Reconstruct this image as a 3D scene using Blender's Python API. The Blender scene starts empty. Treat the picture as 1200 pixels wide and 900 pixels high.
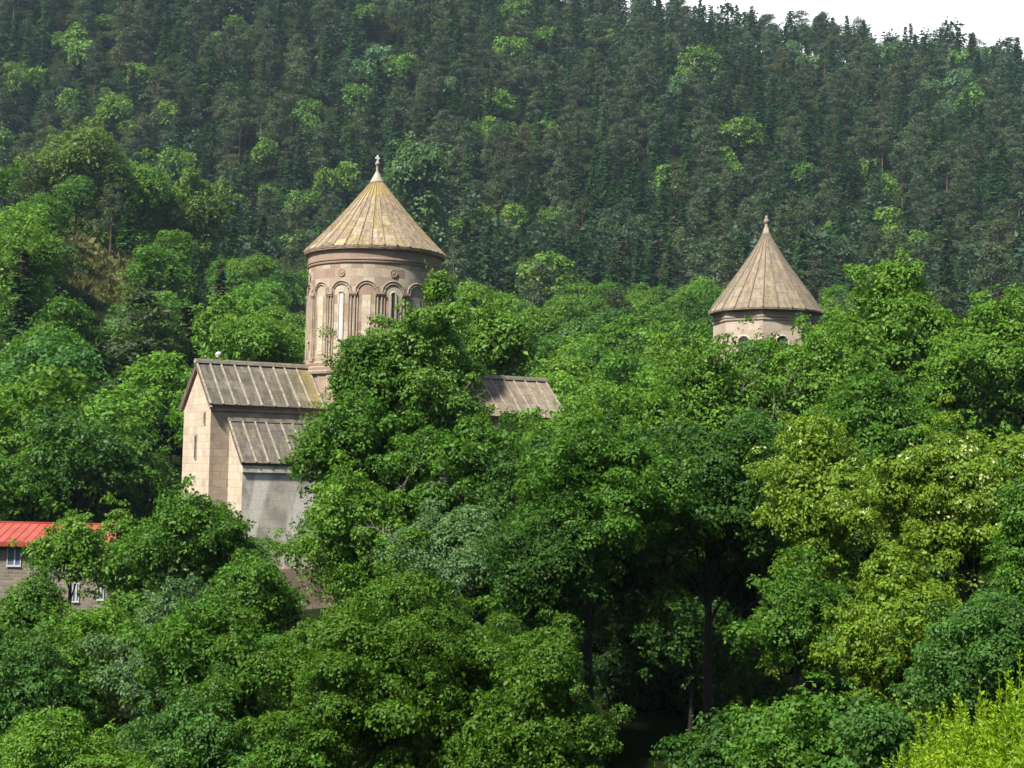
import bpy, math, random
import numpy as np
from mathutils import Vector, Matrix

# ------------------------------------------------------------------ camera, sky, sun, exposure
S = bpy.context.scene
COL = S.collection
F_PX, PITCH, ROLL = 1800.0, math.atan(110 / 1800.0), math.radians(1.2)
cam = bpy.data.cameras.new('camera'); CAM = bpy.data.objects.new('camera', cam); COL.objects.link(CAM)
cam.sensor_width = 36.0; cam.lens = 36.0 * F_PX / 1200.0
cam.clip_start = 0.5; cam.clip_end = 6000
_r0, _u0 = Vector((1, 0, 0)), Vector((0, -math.sin(PITCH), math.cos(PITCH)))
FWD = Vector((0, math.cos(PITCH), math.sin(PITCH)))
RGT = _r0 * math.cos(ROLL) + _u0 * math.sin(ROLL)
UPV = _u0 * math.cos(ROLL) - _r0 * math.sin(ROLL)
CAM.matrix_world = Matrix(((RGT.x, UPV.x, -FWD.x, 0), (RGT.y, UPV.y, -FWD.y, 0), (RGT.z, UPV.z, -FWD.z, 0), (0, 0, 0, 1)))
S.camera = CAM

SUN_EL, SUN_AZ = math.radians(52), math.radians(222)      # azimuth clockwise from +Y
world = bpy.data.worlds.new('World'); S.world = world; world.use_nodes = True
wn = world.node_tree; wn.nodes.clear()
sky = wn.nodes.new('ShaderNodeTexSky'); sky.sky_type = 'NISHITA'; sky.sun_disc = False
sky.sun_elevation = SUN_EL; sky.sun_rotation = SUN_AZ
sky.air_density = 1.0; sky.dust_density = 2.0; sky.ozone_density = 1.0
bg = wn.nodes.new('ShaderNodeBackground'); bg.inputs['Strength'].default_value = 0.062
wo = wn.nodes.new('ShaderNodeOutputWorld')
# a bright white cloud bank low over the mountain, thin cloud elsewhere
wtc = wn.nodes.new('ShaderNodeTexCoord'); wsep = wn.nodes.new('ShaderNodeSeparateXYZ'); wn.links.new(wtc.outputs['Generated'], wsep.inputs[0])
wmr = wn.nodes.new('ShaderNodeMapRange'); wmr.interpolation_type = 'SMOOTHSTEP'; wn.links.new(wsep.outputs['Y'], wmr.inputs[0]); wmr.inputs[1].default_value = 0.45; wmr.inputs[2].default_value = 0.85
wmz = wn.nodes.new('ShaderNodeMapRange'); wmz.interpolation_type = 'SMOOTHSTEP'; wn.links.new(wsep.outputs['Z'], wmz.inputs[0]); wmz.inputs[1].default_value = 0.62; wmz.inputs[2].default_value = 0.36
wno = wn.nodes.new('ShaderNodeTexNoise'); wno.inputs['Scale'].default_value = 3.0; wno.inputs['Detail'].default_value = 5; wn.links.new(wtc.outputs['Generated'], wno.inputs['Vector'])
wmm = wn.nodes.new('ShaderNodeMath'); wmm.operation = 'MULTIPLY'; wn.links.new(wmr.outputs[0], wmm.inputs[0]); wn.links.new(wmz.outputs[0], wmm.inputs[1])
wmix = wn.nodes.new('ShaderNodeMix'); wmix.data_type = 'RGBA'; wn.links.new(wmm.outputs[0], wmix.inputs[0]); wn.links.new(sky.outputs[0], wmix.inputs[6])
wram = wn.nodes.new('ShaderNodeValToRGB'); wn.links.new(wno.outputs['Fac'], wram.inputs[0])
wram.color_ramp.elements[0].position = 0.35; wram.color_ramp.elements[0].color = (11, 11.2, 11.5, 1); wram.color_ramp.elements[1].position = 0.65; wram.color_ramp.elements[1].color = (13.5, 13.5, 13.5, 1)
wn.links.new(wram.outputs[0], wmix.inputs[7])
wn.links.new(wmix.outputs[2], bg.inputs[0]); wn.links.new(bg.outputs[0], wo.inputs[0])

sl = bpy.data.lights.new('sun', 'SUN'); sl.energy = 4.7; sl.angle = math.radians(3.0); sl.color = (1.0, 0.965, 0.88)
SUN = bpy.data.objects.new('sun', sl); COL.objects.link(SUN)
sd = Vector((math.cos(SUN_EL) * math.sin(SUN_AZ), math.cos(SUN_EL) * math.cos(SUN_AZ), math.sin(SUN_EL)))
SUN.rotation_euler = (-sd).to_track_quat('-Z', 'Y').to_euler()

S.view_settings.view_transform = 'Standard'; S.view_settings.look = 'None'
S.view_settings.exposure = 1.2; S.view_settings.gamma = 1.0; S.view_settings.use_curve_mapping = False
S.render.engine = 'CYCLES'
cy = S.cycles
cy.max_bounces = 5; cy.diffuse_bounces = 2; cy.glossy_bounces = 2; cy.transmission_bounces = 2
cy.transparent_max_bounces = 4; cy.volume_bounces = 0; cy.caustics_reflective = False; cy.caustics_refractive = False
cy.use_adaptive_sampling = True; cy.adaptive_threshold = 0.02
cy.use_denoising = True; cy.denoiser = 'OPENIMAGEDENOISE'

# ------------------------------------------------------------------ helpers
def pt(px, py, Y):
    """world point on the plane y = Y seen at photo pixel (1200 x 900)"""
    d = RGT * ((px - 600) / F_PX) + UPV * ((450 - py) / F_PX) + FWD
    return d * (Y / d.y)

_M = np.array([RGT, UPV, FWD])
def proj(x, y, z):
    c = _M @ np.array([x, y, z], float).reshape(3, -1)
    return 600 + F_PX * c[0] / c[2], 450 - F_PX * c[1] / c[2]

def smooth(x, a, b):
    t = np.clip((x - a) / (b - a), 0, 1); return t * t * (3 - 2 * t)

_rs = np.random.RandomState(7)
_W = [(_rs.uniform(0, 6.283), _rs.uniform(0, 6.283), _rs.uniform(0, 6.283)) for _ in range(14)]
def fbm(x, y, wave):
    """cheap smooth noise in about -1..1"""
    s = 0
    for i, (a, p, q) in enumerate(_W):
        k = 6.283 / wave * (0.6 + 0.28 * i); amp = 1.0 / (1 + 0.45 * i)
        s = s + amp * np.sin(k * (x * math.cos(a) + y * math.sin(a)) + p)
    return s / 2.6

_BY = np.array([-300, -60, -15, 3, 12, 25, 45, 70, 95, 120, 150, 200, 300, 400, 480, 560, 820, 870, 1100, 1700], float)
_BZ = np.array([80, 10, -1.7, -1.7, -4, -10, -13.5, -12.2, -9.6, -7, -3, 5, 22, 38, 52, 84, 0, 0, 0, 0], float)  # the rise behind the camera is unseen, put in to block sky light
def ridge(x):
    return np.clip(249 - 0.115 * x + 0.17 * np.clip(105 - x, 0, 1e9), 170, 330)
def ground(x, y):
    x = np.asarray(x, float); y = np.asarray(y, float)
    R = ridge(x)
    z = np.interp(y, _BY[:16], _BZ[:16])
    t = np.clip((y - 560) / 260, 0, 1)
    hill = 84 + (R - 84) * (t * 0.9 + 0.1 * np.sin(t * math.pi / 2))
    hill = np.where(y > 820, R - 0.06 * np.clip(y - 820, 0, 1e9) - 0.00012 * np.clip(y - 820, 0, 1e9) ** 2, hill)
    z = np.where(y > 560, hill, z)
    far = smooth(y, 150, 420)
    z = z + far * (4.5 * fbm(x, y * 0.6, 170) + 1.2 * fbm(x + 50, y, 40)) * (1 - 0.5 * smooth(y, 760, 830))
    # a nearer spur coming down on one side, a gully behind the church, a knoll under the grass
    z = z + 26 * smooth(-x, 38, 100) * np.exp(-((y - 300) / 85) ** 2)
    z = z + 9 * smooth(-x, 30, 70) * np.exp(-((y - 170) / 60) ** 2)
    z = z + 7 * smooth(x, 10, 48) * np.exp(-((y - 122) / 45) ** 2)
    z = z + 2.50 * np.exp(-(((x - 5.3) / 3.6) ** 2 + ((y - 15) / 7.0) ** 2))
    z = z + 0.25 * fbm(x, y, 9) * smooth(y, 5, 40)
    return z
def gz(x, y):
    return float(ground(x, y))

def link_mesh(name, me, parent=None, loc=None):
    o = bpy.data.objects.new(name, me); COL.objects.link(o)
    if parent is not None: o.parent = parent
    if loc is not None: o.location = loc
    return o
def thing(name, label, cat, loc, rz=0.0, group=None):
    o = bpy.data.objects.new(name, None); COL.objects.link(o)
    o.empty_display_size = 0.5
    o.location = loc; o.rotation_euler = (0, 0, rz)
    return tag(o, label, cat, group)
def tag(o, label=None, cat=None, group=None, kind=None):
    if label: o['label'] = label
    if cat: o['category'] = cat
    if group: o['group'] = group
    if kind: o['kind'] = kind
    return o

class MB:
    """collects polygons with metre-true UVs, several material slots"""
    def __init__(s, zoff=0.0): s.v, s.f, s.uv, s.m, s.z = [], [], [], [], zoff
    def poly(s, pts, mat=0, uv=None):
        pts = [Vector(p) for p in pts]
        if uv is None:
            n = Vector((0, 0, 0))
            for i in range(len(pts)):
                a, b = pts[i], pts[(i + 1) % len(pts)]
                n += Vector(((a.y - b.y) * (a.z + b.z), (a.z - b.z) * (a.x + b.x), (a.x - b.x) * (a.y + b.y)))
            n.normalize()
            t = Vector((0, 0, 1)).cross(n) if abs(n.z) < 0.98 else Vector((1, 0, 0))
            t.normalize(); b = n.cross(t)
            uv = [(p.dot(t), p.dot(b)) for p in pts]
        k = len(s.v); s.v += pts; s.f.append(list(range(k, k + len(pts)))); s.uv += list(uv); s.m.append(mat)
    def hexa(s, p, mat=0):
        """8 corners: 0-3 one face (counter-clockwise seen from outside), 4-7 the opposite, same order"""
        for q in ((0, 1, 2, 3), (7, 6, 5, 4), (0, 4, 5, 1), (1, 5, 6, 2), (2, 6, 7, 3), (3, 7, 4, 0)):
            s.poly([p[i] for i in q], mat)
    def box(s, x0, x1, y0, y1, z0, z1, mat=0):
        s.hexa([(x0, y0, z1), (x1, y0, z1), (x1, y1, z1), (x0, y1, z1), (x0, y0, z0), (x1, y0, z0), (x1, y1, z0), (x0, y1, z0)], mat)
    def bar(s, a, b, w, h, up, mat=0):
        a, b, up = Vector(a), Vector(b), Vector(up).normalized()
        d = (b - a).normalized(); t = d.cross(up).normalized() * w / 2
        top = up * h
        s.hexa([a - t + top, a + t + top, b + t + top, b - t + top, a - t, a + t, b + t, b - t], mat)
    def lathe(s, prof, n, mat=0, c=(0, 0), phase=0.0, a0=0.0, a1=2 * math.pi):
        """prof: list of (r, z)"""
        for i in range(n):
            t0 = phase + a0 + (a1 - a0) * i / n; t1 = phase + a0 + (a1 - a0) * (i + 1) / n
            for (r0, z0), (r1, z1) in zip(prof[:-1], prof[1:]):
                P = lambda r, t, z: (c[0] + r * math.cos(t), c[1] + r * math.sin(t), z)
                R = max(r0, r1); sl_ = 0.0
                uv = [(t0 * R, z0), (t1 * R, z0), (t1 * R, z1), (t0 * R, z1)]
                if r1 < 1e-4: s.poly([P(r0, t0, z0), P(r0, t1, z0), P(0, 0, z1)], mat, [uv[0], uv[1], uv[2]])
                elif r0 < 1e-4: s.poly([P(0, 0, z0), P(r1, t1, z1), P(r1, t0, z1)], mat, [uv[0], uv[2], uv[3]])
                else: s.poly([P(r0, t0, z0), P(r0, t1, z0), P(r1, t1, z1), P(r1, t0, z1)], mat, uv)
    def tube(s, pts, rad, n=6, mat=0):
        pts = [Vector(p) for p in pts]
        if not hasattr(rad, '__len__'): rad = [rad] * len(pts)
        rings = []
        for i, p in enumerate(pts):
            d = (pts[min(i + 1, len(pts) - 1)] - pts[max(i - 1, 0)])
            if d.length < 1e-6: d = Vector((0, 0, 1))
            d.normalize()
            a = d.orthogonal().normalized() if abs(d.z) > 0.9 else d.cross(Vector((0, 0, 1))).normalized()
            if abs(d.z) > 0.9:
                a = Vector((1, 0, 0)); a = (a - d * a.dot(d)).normalized()
            b = d.cross(a)
            rings.append([p + (a * math.cos(6.2832 * k / n) + b * math.sin(6.2832 * k / n)) * rad[i] for k in range(n)])
        for i in range(len(pts) - 1):
            for k in range(n):
                k2 = (k + 1) % n
                s.poly([rings[i][k], rings[i][k2], rings[i + 1][k2], rings[i + 1][k]], mat)
        s.poly(rings[-1], mat); s.poly(rings[0][::-1], mat)
    def build(s, name, mats, parent=None, smooth=False, merge=True):
        me = bpy.data.meshes.new(name)
        me.from_pydata([(p.x, p.y, p.z - s.z) for p in s.v], [], s.f)
        u = me.uv_layers.new(name='UVMap')
        u.data.foreach_set('uv', [c for q in s.uv for c in q])
        for m in (mats if isinstance(mats, (list, tuple)) else [mats]): me.materials.append(m)
        me.polygons.foreach_set('material_index', s.m)
        if merge:
            import bmesh
            bm = bmesh.new(); bm.from_mesh(me)
            bmesh.ops.remove_doubles(bm, verts=bm.verts, dist=1e-4)
            bm.to_mesh(me); bm.free()
        if smooth:
            me.polygons.foreach_set('use_smooth', [True] * len(me.polygons))
            me.set_sharp_from_angle(angle=math.radians(35))
        return link_mesh(name, me, parent)

def quads_mesh(name, V, mats, mat_index=None, tubes=None):
    """V: (n,4,3) array of loose quads; tubes: an MB to append with material slot 0"""
    n = len(V)
    verts = V.reshape(-1, 3); nf = n
    loops = np.arange(n * 4, dtype=np.int32); starts = np.arange(n, dtype=np.int32) * 4
    mi = np.zeros(n, np.int32) if mat_index is None else np.asarray(mat_index, np.int32)
    if tubes is not None and tubes.v:
        tv = np.array([tuple(p) for p in tubes.v], np.float64); k = len(verts)
        verts = np.concatenate([verts, tv]); ls = len(loops)
        cnt = np.array([len(f) for f in tubes.f]); tl = np.concatenate([np.array(f) for f in tubes.f]) + k
        st = ls + np.concatenate([[0], np.cumsum(cnt)[:-1]])
        loops = np.concatenate([loops, tl]).astype(np.int32); starts = np.concatenate([starts, st]).astype(np.int32)
        mi = np.concatenate([mi, np.zeros(len(cnt), np.int32)]); nf += len(cnt)
    me = bpy.data.meshes.new(name)
    me.vertices.add(len(verts)); me.vertices.foreach_set('co', verts.astype(np.float32).ravel())
    me.loops.add(len(loops)); me.loops.foreach_set('vertex_index', loops)
    me.polygons.add(nf); me.polygons.foreach_set('loop_start', starts)
    me.polygons.foreach_set('material_index', mi)
    for m in mats: me.materials.append(m)
    me.update(calc_edges=True)
    return me

# ------------------------------------------------------------------ materials
class NT:
    def __init__(s, name):
        s.m = bpy.data.materials.new(name); s.m.use_nodes = True; s.t = s.m.node_tree; s.t.nodes.clear()
        s.out = s.n('ShaderNodeOutputMaterial')
    def n(s, kind, **kw):
        x = s.t.nodes.new(kind)
        for k, v in kw.items():
            if k in x.inputs.keys():
                x.inputs[k].default_value = v
            else: setattr(x, k, v)
        return x
    def l(s, a, b): s.t.links.new(a, b)
    def math(s, op, a, b=None, clamp=False):
        x = s.n('ShaderNodeMath', operation=op, use_clamp=clamp)
        for i, q in enumerate((a, b)):
            if q is None: continue
            if isinstance(q, (int, float)): x.inputs[i].default_value = q
            else: s.l(q, x.inputs[i])
        return x.outputs[0]
    def ramp(s, fac, stops, mode='LINEAR'):
        x = s.n('ShaderNodeValToRGB'); x.color_ramp.interpolation = mode
        e = x.color_ramp.elements
        while len(e) < len(stops): e.new(0.5)
        for q, (p, c) in zip(e, stops):
            q.position = p; q.color = (*c, 1) if len(c) == 3 else c
        s.l(fac, x.inputs[0]); return x.outputs[0]
    def noise(s, vec, scale, detail=4.0, rough=0.6):
        x = s.n('ShaderNodeTexNoise'); x.inputs['Scale'].default_value = scale
        x.inputs['Detail'].default_value = detail; x.inputs['Roughness'].default_value = rough
        if vec is not None: s.l(vec, x.inputs['Vector'])
        return x.outputs['Fac']
    def mix(s, fac, a, b, blend='MIX'):
        x = s.n('ShaderNodeMix', data_type='RGBA', blend_type=blend)
        for i, q in ((0, fac), (6, a), (7, b)):
            if isinstance(q, (int, float)): x.inputs[i].default_value = q
            elif isinstance(q, tuple): x.inputs[i].default_value = (*q, 1)
            else: s.l(q, x.inputs[i])
        return x.outputs[2]
    def surf(s, color, rough=0.85, bump=None, bump_d=0.02, spec=0.3, strength=0.6):
        p = s.n('ShaderNodeBsdfPrincipled'); p.inputs['Roughness'].default_value = rough
        p.inputs['Specular IOR Level'].default_value = spec
        if isinstance(color, tuple): p.inputs['Base Color'].default_value = (*color, 1)
        else: s.l(color, p.inputs['Base Color'])
        if bump is not None:
            b = s.n('ShaderNodeBump'); b.inputs['Distance'].default_value = bump_d; b.inputs['Strength'].default_value = strength
            s.l(bump, b.inputs['Height']); s.l(b.outputs[0], p.inputs['Normal'])
        s.l(p.outputs[0], s.out.inputs[0]); return s.m

def m_ashlar(name, cols, bw=0.75, rh=0.42, mortar=0.012, stain=0.5, stain_col=(0.16, 0.12, 0.09)):
    t = NT(name); uv = t.n('ShaderNodeTexCoord').outputs['UV']; ob = t.n('ShaderNodeTexCoord').outputs['Object']
    def bricks(w, h, sx):
        mp = t.n('ShaderNodeMapping'); mp.inputs['Location'].default_value = (sx, sx * 0.37, 0); t.l(uv, mp.inputs[0])
        b = t.n('ShaderNodeTexBrick'); t.l(mp.outputs[0], b.inputs['Vector'])
        b.inputs['Color1'].default_value = (0, 0, 0, 1); b.inputs['Color2'].default_value = (1, 1, 1, 1)
        b.inputs['Mortar'].default_value = (0.5, 0.5, 0.5, 1)
        b.inputs['Scale'].default_value = 1.0; b.inputs['Mortar Size'].default_value = mortar; b.inputs['Mortar Smooth'].default_value = 0.3
        b.inputs['Brick Width'].default_value = w; b.inputs['Row Height'].default_value = h; b.inputs['Bias'].default_value = 0
        return b
    b = bricks(bw, rh, 0.0)
    n = len(cols)
    c = t.ramp(b.outputs['Color'], [(i / (n - 0.999) * 0.96, q) for i, q in enumerate(cols)])
    fine = t.noise(ob, 9, 6, 0.7); c = t.mix(0.45, c, t.ramp(fine, [(0.3, (0.35, 0.3, 0.26)), (0.7, (1.0, 1.0, 1.0))]), 'MULTIPLY')
    big = t.noise(ob, 0.8, 7, 0.7)
    c = t.mix(t.ramp(big, [(0.42, (0, 0, 0)), (0.68, (stain, stain, stain))]), c, stain_col)
    c = t.mix(t.math('MULTIPLY', b.outputs['Fac'], 0.6), c, (0.2, 0.16, 0.12))
    h = t.math('SUBTRACT', t.math('MULTIPLY', fine, 0.5), b.outputs['Fac'])
    return t.surf(c, 0.9, h, 0.03)

def m_slab(name, cols, lichen=(0.30, 0.23, 0.035), lichen_amt=0.5, lichen_z=None, dark=0.7, bw=2.0, rh=0.95):
    """weathered stone roof slabs, UV in metres (u along eave, v up the slope)"""
    t = NT(name); tc = t.n('ShaderNodeTexCoord'); uv, ob = tc.outputs['UV'], tc.outputs['Object']
    b = t.n('ShaderNodeTexBrick'); t.l(uv, b.inputs['Vector'])
    b.inputs['Color1'].default_value = (0, 0, 0, 1); b.inputs['Color2'].default_value = (1, 1, 1, 1); b.inputs['Mortar'].default_value = (0.5, 0.5, 0.5, 1)
    b.inputs['Scale'].default_value = 1; b.inputs['Mortar Size'].default_value = 0.018; b.inputs['Brick Width'].default_value = bw; b.inputs['Row Height'].default_value = rh
    n = len(cols); c = t.ramp(b.outputs['Color'], [(i / (n - 0.999) * 0.96, q) for i, q in enumerate(cols)])
    streak = t.n('ShaderNodeMapping'); streak.inputs['Scale'].default_value = (3.0, 0.7, 1); t.l(uv, streak.inputs[0])
    st = t.noise(streak.outputs[0], 1.2, 6, 0.7)
    c = t.mix(dark, c, t.ramp(st, [(0.34, (0.22, 0.2, 0.17)), (0.62, (1, 1, 1))]), 'MULTIPLY')
    sp = t.noise(ob, 6.5, 6, 0.75); c = t.mix(0.7 * dark, c, t.ramp(sp, [(0.36, (0.3, 0.28, 0.24)), (0.55, (1, 1, 1))]), 'MULTIPLY')
    lf = t.ramp(t.noise(ob, 0.9, 5, 0.7), [(0.48, (0, 0, 0)), (0.68, (1, 1, 1))])
    lf = t.math('MULTIPLY', lf, lichen_amt)
    if lichen_z is not None:
        sep = t.n('ShaderNodeSeparateXYZ'); t.l(ob, sep.inputs[0])
        ax, a0, a1 = lichen_z
        mr = t.n('ShaderNodeMapRange'); t.l(sep.outputs[ax], mr.inputs[0]); mr.inputs[1].default_value = a0; mr.inputs[2].default_value = a1
        jit = t.math('ADD', mr.outputs[0], t.math('MULTIPLY', t.math('SUBTRACT', sp, 0.5), 0.8), True)
        lf = t.math('MAXIMUM', lf, t.math('MULTIPLY', t.math('MULTIPLY', mr.outputs[0], jit), 0.9))
    c = t.mix(lf, c, lichen)
    c = t.mix(t.math('MULTIPLY', b.outputs['Fac'], 0.7), c, (0.07, 0.06, 0.05))
    h = t.math('SUBTRACT', sp, b.outputs['Fac'])
    return t.surf(c, 0.92, h, 0.04)

def m_plain(name, col, rough=0.8, var=0.25, scale=6.0, spec=0.3):
    t = NT(name); ob = t.n('ShaderNodeTexCoord').outputs['Object']
    n = t.noise(ob, scale, 5, 0.65)
    c = t.mix(1.0, col, t.ramp(n, [(0.3, (1 - var,) * 3), (0.7, (1 + var * 0.4,) * 3)]), 'MULTIPLY')
    return t.surf(c, rough, n, 0.01, spec)

def m_plaster(name, base, patch, streak):
    t = NT(name); tc = t.n('ShaderNodeTexCoord'); ob, uv = tc.outputs['Object'], tc.outputs['UV']
    c = t.mix(t.ramp(t.noise(ob, 0.7, 5, 0.6), [(0.44, (0, 0, 0)), (0.56, (1, 1, 1))]), base, patch)
    mp = t.n('ShaderNodeMapping'); mp.inputs['Scale'].default_value = (0.55, 0.16, 1); t.l(uv, mp.inputs[0])
    c = t.mix(t.ramp(t.noise(mp.outputs[0], 1.0, 5, 0.6), [(0.52, (0, 0, 0)), (0.62, (0.9, 0.9, 0.9))]), c, streak)
    b = t.n('ShaderNodeTexBrick'); t.l(uv, b.inputs['Vector']); b.inputs['Scale'].default_value = 1
    b.inputs['Brick Width'].default_value = 1.1; b.inputs['Row Height'].default_value = 0.6; b.inputs['Mortar Size'].default_value = 0.01
    c = t.mix(t.math('MULTIPLY', b.outputs['Fac'], 0.35), c, (0.09, 0.08, 0.07))
    f = t.noise(ob, 7, 6, 0.7)
    c = t.mix(0.5, c, t.ramp(f, [(0.32, (0.5, 0.47, 0.44)), (0.66, (1, 1, 1))]), 'MULTIPLY')
    return t.surf(c, 0.93, f, 0.025)

def m_leaf(name, trans=0.3, island=0.35, patch=0.3, patch_scale=0.5, warm=(1.2, 1.1, 0.7)):
    """leaf colour comes from the object's own colour, varied leaf by leaf and spray by spray"""
    t = NT(name); oi = t.n('ShaderNodeObjectInfo'); ge = t.n('ShaderNodeNewGeometry'); tc = t.n('ShaderNodeTexCoord')
    r = ge.outputs['Random Per Island']
    c = t.mix(1.0, oi.outputs['Color'], t.ramp(r, [(0, (1 - island,) * 3), (1, (1 + island,) * 3)]), 'MULTIPLY')
    n = t.noise(tc.outputs['Object'], patch_scale, 3, 0.6)
    c = t.mix(t.ramp(n, [(0.42, (0, 0, 0)), (0.64, (patch,) * 3)]), c, t.mix(1.0, c, warm, 'MULTIPLY'))
    d = t.n('ShaderNodeBsdfPrincipled'); d.inputs['Roughness'].default_value = 0.55; d.inputs['Specular IOR Level'].default_value = 0.22
    t.l(c, d.inputs['Base Color'])
    tr = t.n('ShaderNodeBsdfTranslucent'); t.l(t.mix(1.0, c, (1.25, 1.3, 0.55), 'MULTIPLY'), tr.inputs[0])
    mx = t.n('ShaderNodeMixShader'); mx.inputs[0].default_value = trans
    t.l(d.outputs[0], mx.inputs[1]); t.l(tr.outputs[0], mx.inputs[2]); t.l(mx.outputs[0], t.out.inputs[0])
    return t.m

def m_ground():
    t = NT('forest_floor'); ob = t.n('ShaderNodeTexCoord').outputs['Object']
    a = t.noise(ob, 0.05, 6, 0.65); b = t.noise(ob, 0.9, 6, 0.7)
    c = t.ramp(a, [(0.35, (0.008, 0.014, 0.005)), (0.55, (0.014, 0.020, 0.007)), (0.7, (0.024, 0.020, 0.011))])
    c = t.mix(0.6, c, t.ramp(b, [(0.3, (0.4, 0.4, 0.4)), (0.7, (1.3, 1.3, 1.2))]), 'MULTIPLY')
    return t.surf(c, 0.95, b, 0.2, 0.0)

M = {}
M['leaf'] = m_leaf('leaf', 0.38)
M['far_leaf'] = m_leaf('distant_leaf', 0.25, 0.25, 0.25, 0.25)
M['needle'] = m_leaf('needle', 0.3, 0.22, 0.25, 0.4, (1.3, 1.05, 0.8))
M['shoot'] = m_plain('brown_cones', (0.085, 0.05, 0.03), 0.8, 0.4)
M['bark'] = m_plain('bark', (0.030, 0.024, 0.019), 0.9, 0.5, 8)
M['pine_bark'] = m_plain('pine_bark', (0.11, 0.075, 0.055), 0.9, 0.5, 3)
M['dead_wood'] = m_plain('dead_wood', (0.17, 0.15, 0.125), 0.85, 0.35, 8)
M['blossom'] = m_leaf('blossom', 0.35, 0.15, 0.0)
M['ground'] = m_ground()
M['grass'] = m_leaf('grass', 0.35, 0.4, 0.4, 1.3, (1.3, 1.0, 0.7))
STONE = [(0.50, 0.42, 0.315), (0.36, 0.285, 0.205), (0.31, 0.21, 0.155), (0.52, 0.45, 0.345), (0.40, 0.32, 0.235), (0.25, 0.175, 0.135), (0.45, 0.375, 0.28)]
M['drum_stone'] = m_ashlar('drum_stone', STONE, 0.85, 0.62, 0.012, 0.35)
M['pink_stone'] = m_ashlar('pink_stone', [(0.31, 0.215, 0.165), (0.36, 0.27, 0.205), (0.27, 0.19, 0.15), (0.34, 0.245, 0.18)], 0.9, 0.5, 0.01, 0.4)
M['arcade_stone'] = m_ashlar('arcade_stone', [(0.38, 0.30, 0.22), (0.31, 0.235, 0.175), (0.43, 0.35, 0.26), (0.27, 0.195, 0.145)], 0.9, 0.6, 0.008, 0.4)
M['cream_stone'] = m_ashlar('cream_stone', [(0.57, 0.49, 0.37), (0.50, 0.42, 0.31), (0.60, 0.52, 0.41), (0.45, 0.36, 0.265)], 0.95, 0.5, 0.012, 0.6, (0.33, 0.245, 0.17))
M['wall_stone'] = m_ashlar('wall_stone', [(0.42, 0.345, 0.265), (0.35, 0.275, 0.205), (0.46, 0.385, 0.30), (0.31, 0.24, 0.185)], 0.95, 0.5, 0.012, 0.5)
M['plaster'] = m_plaster('grey_plaster', (0.53, 0.49, 0.41), (0.37, 0.34, 0.285), (0.74, 0.70, 0.62))
LZ = 19.2 - (gz(-21.5 + 8, 104.0) - 1.0)
M['cone_slab'] = m_slab('cone_slab', [(0.35, 0.285, 0.195), (0.29, 0.25, 0.165), (0.31, 0.225, 0.17), (0.41, 0.35, 0.245), (0.33, 0.255, 0.185), (0.235, 0.20, 0.15)], lichen_amt=0.5, dark=0.85, bw=30.0, rh=1.05, lichen_z=(2, LZ, LZ + 1.3))
M['grey_slab'] = m_slab('grey_slab', [(0.145, 0.13, 0.105), (0.105, 0.095, 0.08), (0.175, 0.155, 0.12), (0.125, 0.11, 0.095)], lichen_amt=0.15, dark=0.75, lichen_z=(0, 5.6, 9.0))
M['pale_slab'] = m_slab('pale_slab', [(0.24, 0.195, 0.145), (0.19, 0.15, 0.115), (0.27, 0.225, 0.165)], lichen_amt=0.1, dark=0.6)
M['tower_slab'] = m_slab('tower_slab', [(0.27, 0.22, 0.155), (0.23, 0.185, 0.135), (0.31, 0.25, 0.185), (0.25, 0.19, 0.14)], lichen_amt=0.18, dark=0.65, bw=30.0, rh=1.1)
M['roll'] = m_plain('slab_roll', (0.29, 0.25, 0.195), 0.9, 0.55, 4)
M['cone_roll'] = m_plain('cone_roll', (0.25, 0.18, 0.11), 0.9, 0.55, 4)
M['cap'] = m_plain('cap_stone', (0.33, 0.29, 0.23), 0.9, 0.4, 3)
M['white'] = m_plain('white_paint', (0.75, 0.75, 0.73), 0.5, 0.1, 3)
M['glass'] = m_plain('dark_glass', (0.035, 0.04, 0.05), 0.12, 0.1, 3, 0.6)
M['lit_glass'] = m_plain('lit_pane', (0.50, 0.53, 0.56), 0.35, 0.15, 3, 0.5)  # pale colour paints in the light caught by some drum panes
M['metal'] = m_plain('grey_metal', (0.3, 0.3, 0.3), 0.45, 0.1, 3)
def m_red():
    t = NT('red_sheet'); tc = t.n('ShaderNodeTexCoord'); n = t.noise(tc.outputs['Object'], 0.8, 5, 0.6)
    c = t.ramp(n, [(0.3, (0.24, 0.042, 0.026)), (0.7, (0.33, 0.075, 0.05))])
    return t.surf(c, 0.45)
M['red'] = m_red()
M['rubble'] = m_ashlar('rubble_stone', [(0.23, 0.195, 0.16), (0.12, 0.105, 0.09), (0.30, 0.255, 0.21), (0.17, 0.15, 0.13)], 0.42, 0.2, 0.03, 0.4)
M['path'] = m_plain('bare_earth', (0.26, 0.17, 0.09), 0.95, 0.4, 1.2)
def m_meadow():
    t = NT('dry_meadow'); ob = t.n('ShaderNodeTexCoord').outputs['Object']; n = t.noise(ob, 0.12, 6, 0.7)
    return t.surf(t.ramp(n, [(0.35, (0.09, 0.13, 0.03)), (0.55, (0.11, 0.105, 0.035)), (0.7, (0.15, 0.085, 0.045))]), 0.95, n, 0.2, 0.0)
M['meadow'] = m_meadow()

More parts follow.
